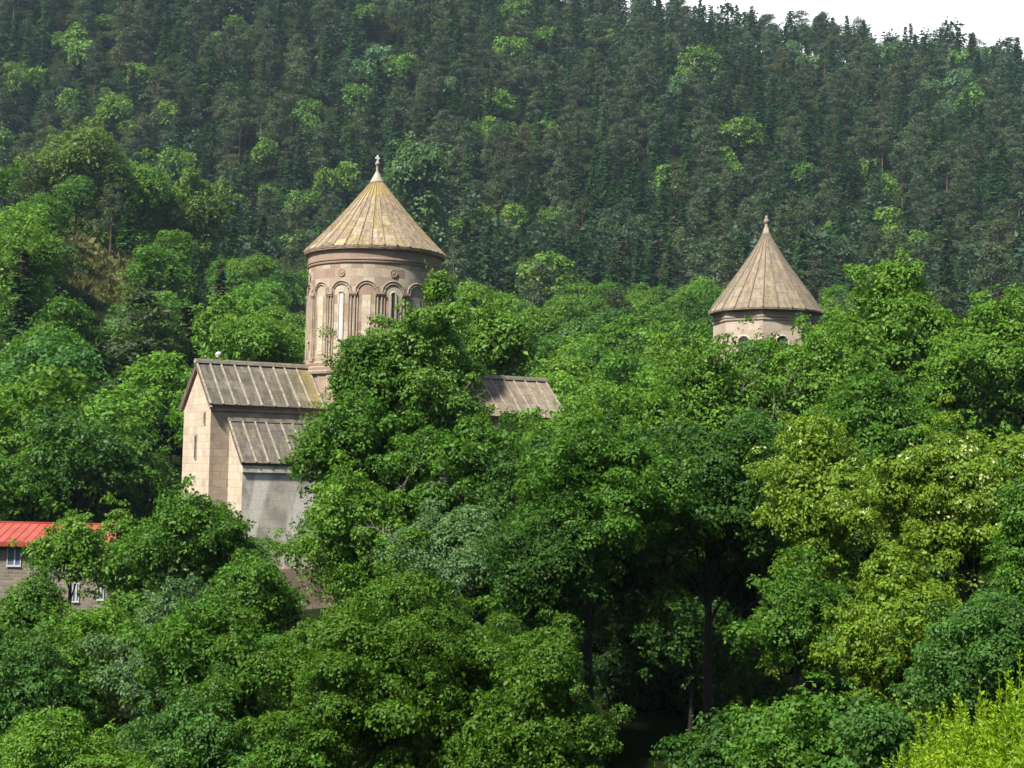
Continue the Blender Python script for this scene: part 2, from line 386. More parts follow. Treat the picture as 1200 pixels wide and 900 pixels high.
# ------------------------------------------------------------------ terrain: one sheet, finer where it is near
def terrain():
    xs = np.unique(np.concatenate([np.arange(-1000, -160, 30), np.arange(-160, 160.1, 5), np.arange(190, 1001, 30)]))
    ys = np.unique(np.concatenate([np.arange(-300, -30, 30), np.arange(-30, 200, 3.5), np.arange(200, 500, 8), np.arange(500, 900, 12), np.arange(900, 1701, 50)]))
    X, Y = np.meshgrid(xs, ys); Z = ground(X, Y)
    nx, ny = len(xs), len(ys)
    i = (np.arange(ny - 1)[:, None] * nx + np.arange(nx - 1)[None, :]).ravel()
    F = np.stack([i, i + 1, i + nx + 1, i + nx], 1)
    me = bpy.data.meshes.new('ground')
    me.from_pydata(np.stack([X.ravel(), Y.ravel(), Z.ravel()], 1).tolist(), [], F.tolist())
    cx = X.ravel()[F].mean(1); cyy = Y.ravel()[F].mean(1)
    pp, qq = proj(cx, cyy, ground(cx, cyy))
    meadow = (cyy > 240) & (cyy < 345) & (((cx + 77) / 9.0) ** 2 + ((cyy - 298) / 30.0) ** 2 < 1)
    me.materials.append(M['ground']); me.materials.append(M['meadow'])
    me.polygons.foreach_set('material_index', meadow.astype(np.int32))
    me.polygons.foreach_set('use_smooth', [True] * len(F))
    tag(link_mesh('ground', me), 'wooded mountainside rising from a ravine', 'terrain', kind='structure')
terrain()

# ------------------------------------------------------------------ the church with the round drum
CH_A = math.radians(28)
CX, CY = -21.5, 104.0
def build_church():
    zg = gz(CX + 8, CY) - 1.0
    R = thing('church', 'large stone church with tall round drum under a lichened conical roof', 'church', (CX, CY, zg), CH_A)
    zb = zg - 2.0                                    # footings reach into the slope
    ZR, ZE, HW = 7.42, 4.45, 3.5                     # ridge, eave, half width of the long roof
    rng = random.Random(3)
    def gable_walls(x0, x1, left_cream, name):
        b = MB(zg); y0, y1 = -HW + 0.35, HW - 0.35
        zr, ze = ZR - 0.22, ZE + 0.02
        b.poly([(x0, y1, zb), (x0, y0, zb), (x0, y0, ze), (x0, 0, zr - 0.05), (x0, y1, ze)], 1 if left_cream else 0)
        b.poly([(x1, y0, zb), (x1, y1, zb), (x1, y1, ze), (x1, 0, zr - 0.05), (x1, y0, ze)], 0)
        b.poly([(x0, y0, zb), (x1, y0, zb), (x1, y0, ze), (x0, y0, ze)], 0)
        b.poly([(x1, y1, zb), (x0, y1, zb), (x0, y1, ze), (x1, y1, ze)], 0)
        return b.build(name, [M['wall_stone'], M['cream_stone']], R)
    gable_walls(0.22, 9.0, True, 'wall')
    gable_walls(17.0, 27.0, False, 'wall')
    # moulded cornice under the long eaves
    for (x0, x1) in ((0.22, 8.6), (17.4, 27.0)):
        b = MB(zg)
        for s in (-1, 1):
            y = s * (HW - 0.35)
            b.box(x0 - 0.04, x1 + 0.04, min(y, y + s * 0.12), max(y, y + s * 0.12), ZE - 0.42, ZE - 0.18)
            b.box(x0 - 0.06, x1 + 0.06, min(y, y + s * 0.22), max(y, y + s * 0.22), ZE - 0.18, ZE + 0.0)
        b.build('cornice', M['pink_stone'], R)
    def roof(x0, x1, name, mat, ribs, yc=0.0, axis='x'):
        b = MB(zg); th = 0.2
        for s in (-1, 1):
            n = Vector((0, s * (ZR - ZE), HW)).normalized()
            r0, r1 = Vector((x0, 0, ZR)), Vector((x1, 0, ZR)); e0, e1 = Vector((x0, s * HW, ZE)), Vector((x1, s * HW, ZE))
            t = -n * th
            q = [r0, r1, e1, e0] if s > 0 else [e0, e1, r1, r0]
            b.hexa([q[0], q[1], q[2], q[3], q[0] + t, q[1] + t, q[2] + t, q[3] + t], 0)
            for k in range(ribs + 1):
                f = (k + (0 if k in (0, ribs) else rng.uniform(-.1, .1))) / ribs
                x = x0 + 0.08 + (x1 - x0 - 0.16) * f
                lean = rng.uniform(-.05, .05)
                b.bar(Vector((x + lean, s * 0.12, ZR - 0.1)) + n * 0.0, Vector((x, s * (HW + 0.02), ZE - 0.017)), 0.11, 0.075 + rng.uniform(0, .03), n, 1)
        b.bar((x0 - 0.05, 0, ZR - 0.06), (x1, 0, ZR - 0.06), 0.5, 0.2, (0, 0, 1), 2)
        b.bar((x0 - 0.05, 0, ZR + 0.14), (x1, 0, ZR + 0.14), 0.24, 0.09, (0, 0, 1), 2)
        return b.build(name, [mat, M['roll'], M['cap']], R)
    tag(roof(0.0, 8.1, 'roof', M['grey_slab'], 9), 'grey slab roof with yellow lichen beside the drum')
    tag(roof(17.7, 27.3, 'roof', M['pale_slab'], 10), 'paler brown slab roof beyond the trees')
    # verge coping on the gable
    b = MB(zg)
    for s in (-1, 1):
        n = Vector((0, s * (ZR - ZE), HW)).normalized()
        b.bar((0.1, s * 0.05, ZR - 0.42), (0.1, s * (HW - 0.02), ZE - 0.34), 0.16, 0.2, n, 0)
    b.build('verge', M['pink_stone'], R)
    # cross arm towards the ravine
    b = MB(zg); x0, x1, yf = 9.9, 15.9, -6.2
    b.poly([(x0, yf, zb), (x1, yf, zb), (x1, yf, ZE), (12.9, yf, ZR - 0.3), (x0, yf, ZE)], 0)
    b.poly([(x1, yf, zb), (x1, -4.0, zb), (x1, -4.0, ZE), (x1, yf, ZE)], 0)
    b.poly([(x0, -4.0, zb), (x0, yf, zb), (x0, yf, ZE), (x0, -4.0, ZE)], 0)
    b.build('wall', M['wall_stone'], R)
    b = MB(zg)
    for s in (-1, 1):
        n = Vector((s * (ZR - ZE), 0, HW)).normalized(); t = -n * 0.2
        e0, e1 = Vector((12.9 + s * HW, yf - 0.25, ZE)), Vector((12.9 + s * HW, -4.4, ZE)); r0, r1 = Vector((12.9, yf - 0.25, ZR)), Vector((12.9, -4.4, ZR))
        q = [e0, e1, r1, r0] if s > 0 else [r0, r1, e1, e0]
        b.hexa([*q, *[p + t for p in q]], 0)
        for k in range(4):
            y = yf - 0.15 + k * 0.68
            b.bar((12.9 + s * 0.12, y, ZR - 0.1), (12.9 + s * HW, y, ZE), 0.14, 0.09, n, 1)
    b.bar((12.9, yf - 0.27, ZR - 0.06), (12.9, -4.4, ZR - 0.06), 0.45, 0.2, (0, 0, 1), 2)
    b.build('roof', [M['grey_slab'], M['roll'], M['cap']], R)
    # lower annex with a lean-to roof
    ax0, ax1, ya, yb, za, ze = 1.38, 9.4, -3.15, -6.35, 3.42, 0.62
    b = MB(zg)
    yw = yb + 0.22
    b.poly([(ax0 + .15, yw, zb), (ax1, yw, zb), (ax1, yw, ze + .0), (ax0 + .15, yw, ze + .0)], 0)
    zi = za - 0.25
    b.poly([(ax0 + .15, ya, zb), (ax0 + .15, yw, zb), (ax0 + .15, yw, ze - .02), (ax0 + .15, ya, zi)], 1)
    b.poly([(ax1, yw, zb), (ax1, ya, zb), (ax1, ya, zi), (ax1, yw, ze)], 0)
    b.build('annex_wall', [M['plaster'], M['cream_stone']], R)
    b = MB(zg); n = Vector((0, -(za - ze), (ya - yb))).normalized(); t = -n * 0.18
    q = [Vector((ax0, yb, ze)), Vector((ax1 + .1, yb, ze)), Vector((ax1 + .1, ya, za)), Vector((ax0, ya, za))]
    b.hexa([*q, *[p + t for p in q]], 0)
    for k in range(10):
        x = ax0 + 0.08 + (ax1 - ax0 - .1) * (k / 9) + (rng.uniform(-.08, .08) if k else 0)
        b.bar((x + rng.uniform(-.05, .05), ya, za), (x, yb - .02, ze), 0.10, 0.075 + rng.uniform(0, .03), n, 1)
    b.box(ax0 - .02, ax1 + .1, ya - 0.16, ya + 0.0, za - 0.05, za + 0.2, 2)
    b.build('annex_roof', [M['grey_slab'], M['roll'], M['cap']], R)
    # projecting eave course and plinth of the annex
    b = MB(zg); b.box(ax0 + .12, ax1, yb + 0.08, yb + 0.217, ze - 0.62, ze - 0.4); b.build('annex_cornice', M['plaster'], R)
    b = MB(zg); b.box(ax0 + .02, ax1 + .1, yw - 0.22, yw - 0.003, zb, -6.2); b.build('plinth', M['pink_stone'], R)
    # slits in the gable
    for (y, z, h, w) in ((0.0, 0.9, 1.5, 0.26), (-1.9, 3.2, 0.7, 0.2)):
        f = MB(zg); f.box(0.16, 0.217, y - w / 2 - .08, y + w / 2 + .08, z - .08, z + h + .08)
        fo = f.build('window', M['wall_stone'], R)
        g = MB(zg); g.box(0.146, 0.158, y - w / 2, y + w / 2, z, z + h); g.build('pane', M['glass'], fo)
    # square base and the drum
    dx, rD, zD = 12.95, 4.72, 7.0
    b = MB(zg); h = 4.72
    b.box(dx - h, dx + h, -h, h, 0.0, 5.6, 0)
    n = 32
    sq = []
    for k in range(n):
        a = 2 * math.pi * (k + 0.5) / n - math.pi; c, s = math.cos(a), math.sin(a); m = max(abs(c), abs(s))
        sq.append((dx + h * c / m, h * s / m))
    for k in range(n):
        k2 = (k + 1) % n; a, a2 = 2 * math.pi * (k + .5) / n - math.pi, 2 * math.pi * (k2 + .5) / n - math.pi
        b.poly([(*sq[k], 5.6), (*sq[k2], 5.6), (dx + 4.85 * math.cos(a2), 4.85 * math.sin(a2), 7.0), (dx + 4.85 * math.cos(a), 4.85 * math.sin(a), 7.0)], 0)
    b.build('drum_base', M['pink_stone'], R)
    b = MB(zg)
    b.lathe([(rD + .28, 6.95), (rD + .30, 7.12), (rD + .22, 7.2), (rD + .24, 7.4), (rD + .13, 7.5), (rD + .16, 7.7), (rD + .02, 7.85)], 96, 0, (dx, 0))
    b.build('base_moulding', M['pink_stone'], R, True)
    b = MB(zg); b.lathe([(rD, 7.8), (rD, 15.2)], 96, 0, (dx, 0)); b.build('drum', M['drum_stone'], R, True)
    b = MB(zg)
    b.lathe([(rD + .003, 14.62), (rD + .08, 14.66), (rD + .10, 14.74), (rD + .06, 14.79), (rD + .13, 14.85), (rD + .14, 14.95), (rD + .07, 15.0), (rD + .08, 15.55), (rD + .3, 15.6), (rD + .32, 15.8)], 96, 0, (dx, 0))
    b.build('cornice', M['pink_stone'], R, True)
    # direction from the drum to the camera, in church coordinates
    w = Vector((CX + dx * math.cos(CH_A), CY + dx * math.sin(CH_A)))
    view = math.atan2(-w.y, -w.x) - CH_A
    arc = MB(zg)
    cen = lambda k: view + math.radians(-6.3 + 22.5 * k)
    def on(a, r, z): return (dx + r * math.cos(a), r * math.sin(a), z)
    for k in range(16):
        a = cen(k); hw = 0.70 / rD
        # doubled colonnettes between the bays
        am = a + math.radians(11.25)
        for s in (-1, 1):
            ac = am + s * 0.028
            arc.tube([on(ac, rD + .04, 7.85), on(ac, rD + .04, 12.35)], 0.065, 8, 0)
        q0, q1 = am - 0.062, am + 0.062
        for (z0, z1, d) in ((12.35, 12.45, .14), (12.45, 12.62, .19), (7.85, 8.05, .17)):
            arc.hexa([on(q0, rD + d, z0), on(q1, rD + d, z0), on(q1, rD + d, z1), on(q0, rD + d, z1), on(q0, rD - .05, z0), on(q1, rD - .05, z0), on(q1, rD - .05, z1), on(q0, rD - .05, z1)], 0)
        # two concentric round arches
        for rr, tk in ((0.78, 0.055), (0.60, 0.045)):
            pts = [on(a - math.cos(th) * rr / rD, rD + 0.03, 12.6 + math.sin(th) * rr) for th in np.linspace(0, math.pi, 15)]
            arc.tube(pts, tk, 6, 0)
        for s in (-1, 1):
            arc.tube([on(a + s * 0.60 / rD, rD + .02, 8.2), on(a + s * 0.60 / rD, rD + .02, 12.6)], 0.05, 6, 0)
        if k % 2 == 0:
            pn = MB(zg)
    arc.build('arcade', M['arcade_stone'], R, True)
    for k in range(16):
        a = cen(k)
        if k % 2 == 1:
            # pierced bay: narrow round-headed window, medallion above
            f = MB(zg); hw = 0.24 / rD; ww = 0.13 / rD; z0, z1 = 9.4, 12.45
            for s in (-1, 1):
                f.hexa([on(a + s * ww, rD + .07, z0), on(a + s * hw, rD + .07, z0), on(a + s * hw, rD + .07, z1), on(a + s * ww, rD + .07, z1),
                        on(a + s * ww, rD - .1, z0), on(a + s * hw, rD - .1, z0), on(a + s * hw, rD - .1, z1), on(a + s * ww, rD - .1, z1)][:: 1], 0)
            f.hexa([on(a - hw, rD + .09, z0 - .12), on(a + hw, rD + .09, z0 - .12), on(a + hw, rD + .09, z0), on(a - hw, rD + .09, z0), on(a - hw, rD - .1, z0 - .12), on(a + hw, rD - .1, z0 - .12), on(a + hw, rD - .1, z0), on(a - hw, rD - .1, z0)], 0)
            f.tube([on(a - math.cos(th) * .185 / rD, rD + .03, z1 + math.sin(th) * .185) for th in np.linspace(0, math.pi, 9)], 0.07, 6, 0)
            fo = f.build('window', M['cream_stone'], R)
            g = MB(zg); pts = [on(a - ww, rD + .015, z0), on(a + ww, rD + .015, z0)] + [on(a + math.cos(th) * ww, rD + .015, z1 + math.sin(th) * .13) for th in np.linspace(0, math.pi, 9)]
            g.poly(pts, 0)
            g.build('pane', M['lit_glass' if k in (15, 7, 11) else 'glass'], fo)
            md = MB(zg); ax_ = Vector((math.cos(a), math.sin(a), 0)); tv = Vector((-math.sin(a), math.cos(a), 0)); c0 = Vector(on(a, rD, 13.95))
            ring = lambda r, d: [c0 + ax_ * d + tv * (r * math.cos(q)) + Vector((0, 0, r * math.sin(q))) for q in np.linspace(0, 2 * math.pi, 20, endpoint=False)]
            R0, R1, R2, R3, R4 = ring(.27, -.05), ring(.27, .06), ring(.20, .06), ring(.17, .03), ring(.09, .07)
            for A_, B_ in ((R0, R1), (R1, R2), (R2, R3), (R3, R4)):
                for q in range(20): md.poly([A_[q], A_[(q + 1) % 20], B_[(q + 1) % 20], B_[q]], 0)
            md.poly(R4, 0); md.build('medallion', M['pink_stone'], R)
        else:
            pn = MB(zg); hw = 0.30 / rD
            pn.hexa([on(a - hw, rD + .035, 8.3), on(a + hw, rD + .035, 8.3), on(a + hw, rD + .035, 12.4), on(a - hw, rD + .035, 12.4), on(a - hw, rD - .05, 8.3), on(a + hw, rD - .05, 8.3), on(a + hw, rD - .05, 12.4), on(a - hw, rD - .05, 12.4)], 0)
            pn.build('panel', M['cream_stone'], R)
    # conical roof of slabs with rolls
    RC, ze, zt, rt = 5.08, 15.84, 21.15, 0.42
    def cz(f): return (RC + (rt - RC) * f, ze + (zt - ze) * f - 0.18 * math.sin(f * math.pi))
    b = MB(zg); NP = 34
    prof = [cz(i / 7) for i in range(8)]
    for i in range(NP):
        t0, t1 = 2 * math.pi * i / NP, 2 * math.pi * (i + 1) / NP; off = (i * 0.618) % 1.0 * 1.05
        # each strip has its own slab joints: u picks the strip, v runs up the slope
        L0 = 0.0
        for (r0, z0), (r1, z1) in zip(prof[:-1], prof[1:]):
            L1 = L0 + math.hypot(r1 - r0, z1 - z0); u0 = 30.0 * ((i * 7) % NP) + 4; 
            b.poly([on(t0, r0, z0), on(t1, r0, z0), on(t1, r1, z1), on(t0, r1, z1)], 0, [(u0, L0 + off), (u0 + .9, L0 + off), (u0 + .9, L1 + off), (u0, L1 + off)])
            L0 = L1
        b.poly([on(t1, RC, ze), on(t0, RC, ze), on(t0, RC - .02, ze - .16), on(t1, RC - .02, ze - .16)][::-1], 0)
        b.poly([on(t0, RC - .02, ze - .16), on(t1, RC - .02, ze - .16), on(t1, rD - .1, ze - .1), on(t0, rD - .1, ze - .1)], 0)
        rj = 1 + 0.3 * math.sin(i * 5.1)
        b.tube([on(t0, r - 0.0, z + .01) for r, z in prof], [0.075 * rj, .07, .065, .06, .055, .05, .045, .035], 5, 1)
    cone = b.build('cone_roof', [M['cone_slab'], M['cone_roll']], R)
    f = MB(zg)
    f.lathe([(r, z + .4) for r, z in [(.50, 20.66), (.52, 20.74), (.40, 20.95), (.27, 21.22), (.16, 21.42), (.10, 21.55), (.09, 21.9), (.13, 21.98), (.18, 22.08), (.14, 22.2), (.07, 22.27), (.06, 22.3)]], 20, 0, (dx, 0))
    f.box(dx - .05, dx + .05, -.05, .05, 22.68, 23.12, 1); f.box(dx - .16, dx - .053, -.045, .045, 22.86, 22.96, 1); f.box(dx + .053, dx + .16, -.045, .045, 22.86, 22.96, 1)
    f.build('finial', [M['cap'], M['white']], cone, True)
    # floodlight on the ridge
    p = Matrix.Rotation(CH_A, 4, 'Z') @ Vector((1.62, -0.02, 0)); base = Vector((CX, CY, 0)) + p; base.z = ZR + .23
    fl = thing('floodlight', 'small white floodlight standing on the church roof ridge near the gable', 'lamp', base, CH_A)
    k = MB(); k.tube([(0, 0, 0), (0, 0, .24)], .03, 8); k.box(-.09, .09, -.06, .06, 0, .03); k.build('bracket', M['metal'], fl)
    k = MB()
    d = Vector((-.75, -.25, -.45)).normalized(); c0 = Vector((.08, .02, .46))
    k.tube([c0, c0 + d * .10, c0 + d * .34], [.09, .15, .17], 12); k.build('lamp_head', M['white'], fl, True)
build_church()

# ------------------------------------------------------------------ the smaller church behind the trees: octagonal tower
def build_tower():
    Yc = 128.0; c = pt(897, 367, Yc); cx, cy_ = c.x, Yc
    zg = gz(cx, cy_) - 0.5
    R = thing('chapel', 'smaller stone chapel with octagonal tower under a plain grey conical roof', 'church', (cx, cy_, zg))
    k = Yc / 1800.0
    RD = 61 * k; ze = c.z; zt = pt(897, 272, Yc).z
    ph = math.atan2(-cy_, -cx) - math.radians(2.6)
    def octa(b, prof, mat=0): b.lathe(prof, 8, mat, (0, 0), ph)
    b = MB(zg); octa(b, [(RD, ze - 7.5), (RD, ze - 0.2)]); b.build('drum', M['cream_tower'], R)
    b = MB(zg); octa(b, [(RD + .003, ze - 1.0), (RD + .09, ze - .96), (RD + .10, ze - .84), (RD + .03, ze - .8), (RD + .12, ze - .74), (RD + .14, ze - .6), (RD + .05, ze - .55), (RD + .06, ze - .25), (RD + .2, ze - .2), (RD + .2, ze - .02)])
    b.build('cornice', M['wall_stone'], R)
    for i in range(8):
        a = ph + math.pi / 4 * (i + .5); ap = RD * math.cos(math.pi / 8)
        nx, tx = Vector((math.cos(a), math.sin(a), 0)), Vector((-math.sin(a), math.cos(a), 0))
        z1 = ze - 2.8; z0 = z1 - 2.6
        def W(s, z, d): return nx * (ap + d) + tx * s + Vector((0, 0, z))
        f = MB(zg)
        outer = [W(-.62, z0, .06), W(.62, z0, .06)] + [W(.62 * math.cos(t), z1 + .62 * math.sin(t), .06) for t in np.linspace(0, math.pi, 11)]
        pts = [W(math.cos(t) * .56, z1 + math.sin(t) * .56, .03) for t in np.linspace(0, math.pi, 13)]
        f.tube([W(.56, z0, .03)] + pts + [W(-.56, z0, .03)], .09, 6)
        fo = f.build('window', M['cream_stone'], R)
        g = MB(zg); g.poly([W(-.47, z0, .012), W(.47, z0, .012)] + [W(.47 * math.cos(t), z1 + .47 * math.sin(t), .012) for t in np.linspace(0, math.pi, 11)]); g.build('pane', M['glass'], fo)
    RC = 67 * k; NP = 24; prof = []
    for i in range(9):
        q = i / 8; prof.append((RC + (.22 - RC) * q - 0.35 * math.sin(q * math.pi) * q, ze + (zt - ze) * q))
    b = MB(zg); on = lambda t, r, z: (r * math.cos(t), r * math.sin(t), z)
    oc = lambda t: 1 - 0.045 * (1 - abs(math.cos(4 * (t - ph))))
    for i in range(NP):
        t0, t1 = ph + 2 * math.pi * i / NP, ph + 2 * math.pi * (i + 1) / NP; off = (i * .618) % 1.0; L0 = 0
        u0 = 30.0 * ((i * 5) % NP) + 4
        for (r0, z0), (r1, z1) in zip(prof[:-1], prof[1:]):
            L1 = L0 + math.hypot(r1 - r0, z1 - z0)
            b.poly([on(t0, r0 * oc(t0), z0), on(t1, r0 * oc(t1), z0), on(t1, r1 * oc(t1), z1), on(t0, r1 * oc(t0), z1)], 0, [(u0, L0 + off), (u0 + .9, L0 + off), (u0 + .9, L1 + off), (u0, L1 + off)]); L0 = L1
        b.poly([on(t0, RC * oc(t0) - .02, ze - .15), on(t1, RC * oc(t1) - .02, ze - .15), on(t1, RC * oc(t1), ze), on(t0, RC * oc(t0), ze)], 0)
        b.poly([on(t1, RC * oc(t1) - .02, ze - .15), on(t0, RC * oc(t0) - .02, ze - .15), on(t0, RD * .9, ze - .1), on(t1, RD * .9, ze - .1)], 0)
        b.tube([on(t0, r * oc(t0), z + .01) for r, z in prof], [.075, .07, .065, .06, .055, .05, .045, .04, .03], 5, 1)
    cone = b.build('cone_roof', [M['tower_slab'], M['tower_roll']], R)
    f = MB(zg); f.lathe([(.32, zt - .18), (.30, zt), (.2, zt + .3), (.13, zt + .55), (.14, zt + .75), (.22, zt + .8), (.25, zt + .95), (.2, zt + 1.06), (.12, zt + 1.1), (.14, zt + 1.25), (.08, zt + 1.38), (0, zt + 1.42)], 16)
    f.build('finial', M['wall_stone'], cone, True)
    # body of the chapel, mostly hidden among the trees
    b = MB(zg); zt_ = ze - 7.4
    b.box(-5.2, 5.2, -5.0, 5.0, zg - 1.5, zt_ - .6, 0); b.build('wall', M['wall_stone'], R)
    b = MB(zg)
    q = [(-5.6, -5.4), (5.6, -5.4), (5.6, 5.4), (-5.6, 5.4)]; z0, z1 = zt_ - .6, zt_ + 1.1
    i_ = [(-3, -3), (3, -3), (3, 3), (-3, 3)]
    for s in range(4):
        s2 = (s + 1) % 4
        b.poly([(*q[s], z0), (*q[s2], z0), (*i_[s2], z1), (*i_[s], z1)], 0); b.poly([(*q[s2], z0), (*q[s], z0), (*q[s], z0 - .15), (*q[s2], z0 - .15)], 0)
    b.build('roof', M['tower_slab'], R)
M['cream_tower'] = m_ashlar('tower_stone', [(0.43, 0.36, 0.275), (0.39, 0.31, 0.235), (0.46, 0.39, 0.305), (0.35, 0.27, 0.205)], 1.1, 0.62, 0.006, 0.25, (0.34, 0.24, 0.17))
M['tower_roll'] = m_plain('tower_roll', (0.15, 0.12, 0.09), 0.9, 0.5, 4)
build_tower()

# ------------------------------------------------------------------ stone house with the red roof
def build_house():
    Y = 96.0
    tl, tr_ = pt(0, 612, Y + 3), pt(131, 612, Y + 3)
    el, er = pt(0, 635, Y - .4), pt(131, 635, Y - .4)
    x0, x1 = -46.0, er.x - 0.25
    zr, ze = tl.z, el.z; zg = gz((x0 + x1) / 2 + 5, Y) - 2.0
    R = thing('stone_house', 'long grey rubble stone house with bright red sheet roof', 'house', (x1, Y, zg))
    ox, oy = x1, Y
    b = MB(zg); b.box(x0 - ox, 0, 0, 7.0, zg, ze + .05, 0)
    b.poly([(0, 0, ze + .05), (0, 7, ze + .05), (0, 3.5, zr - .1)], 0); b.build('wall', M['rubble'], R)
    b = MB(zg); 
    yr = 3.2
    for s, ye in ((-1, -.45), (1, 7.45)):
        n = Vector((0, s * (zr - ze), abs(ye - yr))).normalized(); t = -n * .1
        e0, e1, r0, r1 = Vector((x0 - ox - .3, ye, ze)), Vector((.25, ye, ze)), Vector((x0 - ox - .3, yr, zr)), Vector((.25, yr, zr))
        q = [e0, e1, r1, r0] if s < 0 else [r0, r1, e1, e0]
        b.hexa([*q, *[p + t for p in q]], 0)
        for i in range(30):
            x = .2 - i * .55
            b.bar((x, yr, zr), (x, ye, ze), .04, .035, n, 0)
    b.box(x0 - ox - .3, .27, -.56, -.455, ze - .26, ze - .02, 0)
    b.bar((x0 - ox - .3, yr, zr - .02), (.25, yr, zr - .02), .3, .08, (0, 0, 1), 0)
    b.build('roof', M['red'], R)
    def win(px0, px1, py0, py1, two):
        a, c = pt(px0, py1, Y), pt(px1, py0, Y)
        xa, xb, za, zb = a.x - ox, c.x - ox, a.z, c.z
        f = MB(zg); w = .06; d0, d1 = -.06, -.003
        f.box(xa, xa + w, d0, d1, za, zb); f.box(xb - w, xb, d0, d1, za, zb); f.box(xa + w, xb - w, d0, d1, zb - w, zb); f.box(xa + w, xb - w, d0, d1, za, za + w)
        if two: xm = xa + (xb - xa) * .55; f.box(xm - .05, xm + .05, d0, d1, za + w, zb - w)
        f.box(xa - .03, xb + .03, -.10, -.063, za - .05, za, 0)
        fo = f.build('window', M['window_paint'], R)
        g = MB(zg); g.box(xa + w - .01, xb - w + .01, -.02, -.004, za + w - .01, zb - w + .01); g.build('pane', M['house_glass'] if two else M['glass'], fo)
    win(8, 25.5, 640, 663, True)
    win(84.5, 93.5, 683, 705, True)
    win(113.5, 122.5, 684, 703, True)
M['window_paint'] = m_plain('window_paint', (0.42, 0.43, 0.43), 0.6, 0.2, 3)
M['house_glass'] = m_plain('house_glass', (0.10, 0.13, 0.18), 0.15, 0.15, 3, 0.6)
build_house()

# ------------------------------------------------------------------ trees
def norm(a): return a / np.maximum(np.linalg.norm(a, axis=-1, keepdims=True), 1e-9)

def leaf_quads(rng, C, Rl, n_leaf, L, per=8, flat=0.8, droop=0.25, wide=0.3, up=0.45):
    """loose leaves gathered in sprays on the outside of lobes at C with radii Rl"""
    nt = max(1, n_leaf // per)
    k = rng.choice(len(C), nt, p=Rl ** 2 / (Rl ** 2).sum())
    d = norm(rng.normal(size=(nt, 3)) + np.array([0, 0, 0.55]))
    tc = C[k] + d * (Rl[k, None] * np.array([1, 1, flat])) * rng.uniform(0.78, 1.04, (nt, 1))
    tn = norm(d * 0.9 + np.array([0, 0, up]) + 0.35 * rng.normal(size=(nt, 3)))
    t1 = norm(np.cross(tn, rng.normal(size=(nt, 3)))); t2 = np.cross(tn, t1)
    rep = lambda a: np.repeat(a, per, 0)
    n = nt * per
    phi = np.tile(np.arange(per) * 2.399, nt) + np.repeat(rng.uniform(0, 6.28, nt), per) + rng.normal(0, .3, n)
    a = np.cos(phi)[:, None] * rep(t1) + np.sin(phi)[:, None] * rep(t2)
    l = L * rng.uniform(0.65, 1.25, (n, 1)) * rep(rng.uniform(.7, 1.35, len(C))[k])[:, None]
    base = rep(tc) + a * l * rng.uniform(0.1, 0.9, (n, 1)) + 0.22 * L * rng.normal(size=(n, 3))
    ax = norm(a + rep(tn) * rng.uniform(-.5, .35, (n, 1)) + np.array([0, 0, -droop]))
    nr = rep(tn) + 0.45 * rng.normal(size=(n, 3)); nr = norm(nr - ax * (nr * ax).sum(1, keepdims=True))
    w = np.cross(ax, nr)
    mid = base + ax * l * 0.45 + nr * l * 0.07
    V = np.stack([base, mid + w * l * wide, base + ax * l - nr * l * .05, mid - w * l * wide], 1)
    return V

def lobes(rng, rx, ry, rz, n, rl, low=-0.55, jag=0.22):
    """lobe centres spread over an irregular ellipsoid, crown centre at the origin"""
    amp = [(norm(rng.normal(size=(1, 3)))[0], rng.uniform(2, 4.5), rng.uniform(0, 6.28)) for _ in range(6)]
    C = []; cand = norm(rng.normal(size=(n * 14, 3))); cand = cand[cand[:, 2] > low]
    bump = sum(np.sin((cand @ v) * f + p) for v, f, p in amp) / 6 * 2.0
    rad = (1 + jag * bump) * np.where(rng.uniform(size=len(cand)) < 0.22, rng.uniform(.35, .8, len(cand)), rng.uniform(.86, 1.0, len(cand)))
    P = cand * rad[:, None] * np.array([rx, ry, rz])
    sel = [0]; dist = np.linalg.norm(P - P[0], axis=1)
    for _ in range(n - 1):
        i = int(np.argmax(dist)); sel.append(i); dist = np.minimum(dist, np.linalg.norm(P - P[i], axis=1))
    C = P[sel]; R = rl * rng.uniform(0.55, 1.6, len(C))
    nz = (C / np.array([rx, ry, rz]))
    C = C * (1 - np.clip(R / np.array([rx, ry, rz]).min(), 0, .5) * 0.75)[:, None]
    return C, R

def limb_mb(rng, base, cc, C, H, rx, n_limb=14, r0=None):
    """trunk from base to the crown with limbs reaching the lobes"""
    b = MB(); r0 = r0 or (0.011 * H + 0.05)
    base = Vector(base); cc = Vector(cc)
    top = cc + Vector((0, 0, max(C[:, 2]) * 0.55)); lean = Vector((rng.uniform(-.04, .04) * H, rng.uniform(-.04, .04) * H, 0))
    pts = [base + (top - base) * f + lean * math.sin(f * 3.1) for f in (0, .04, .2, .4, .6, .8, 1)]
    b.tube(pts, [r0 * 1.5, r0 * 1.1, r0 * .95, r0 * .8, r0 * .62, r0 * .4, r0 * .12], 8)
    for i in rng.choice(len(C), min(n_limb, len(C)), replace=False):
        e = cc + Vector(C[i]); zrel = min(max((e.z - base.z) / max(top.z - base.z, .1) - 0.22, .25), .85)
        st = base + (top - base) * zrel + lean * math.sin(zrel * 3.1); mid = st.lerp(e, .5) + Vector((0, 0, .08 * H * rng.uniform(0, 1)))
        q = mid.lerp(e, .55) + Vector((rng.uniform(-.2, .2), rng.uniform(-.2, .2), rng.uniform(-.1, .2)))
        r = r0 * .34
        b.tube([st, mid, q, e], [r, r * .65, r * .42, r * .15], 5)
    return b

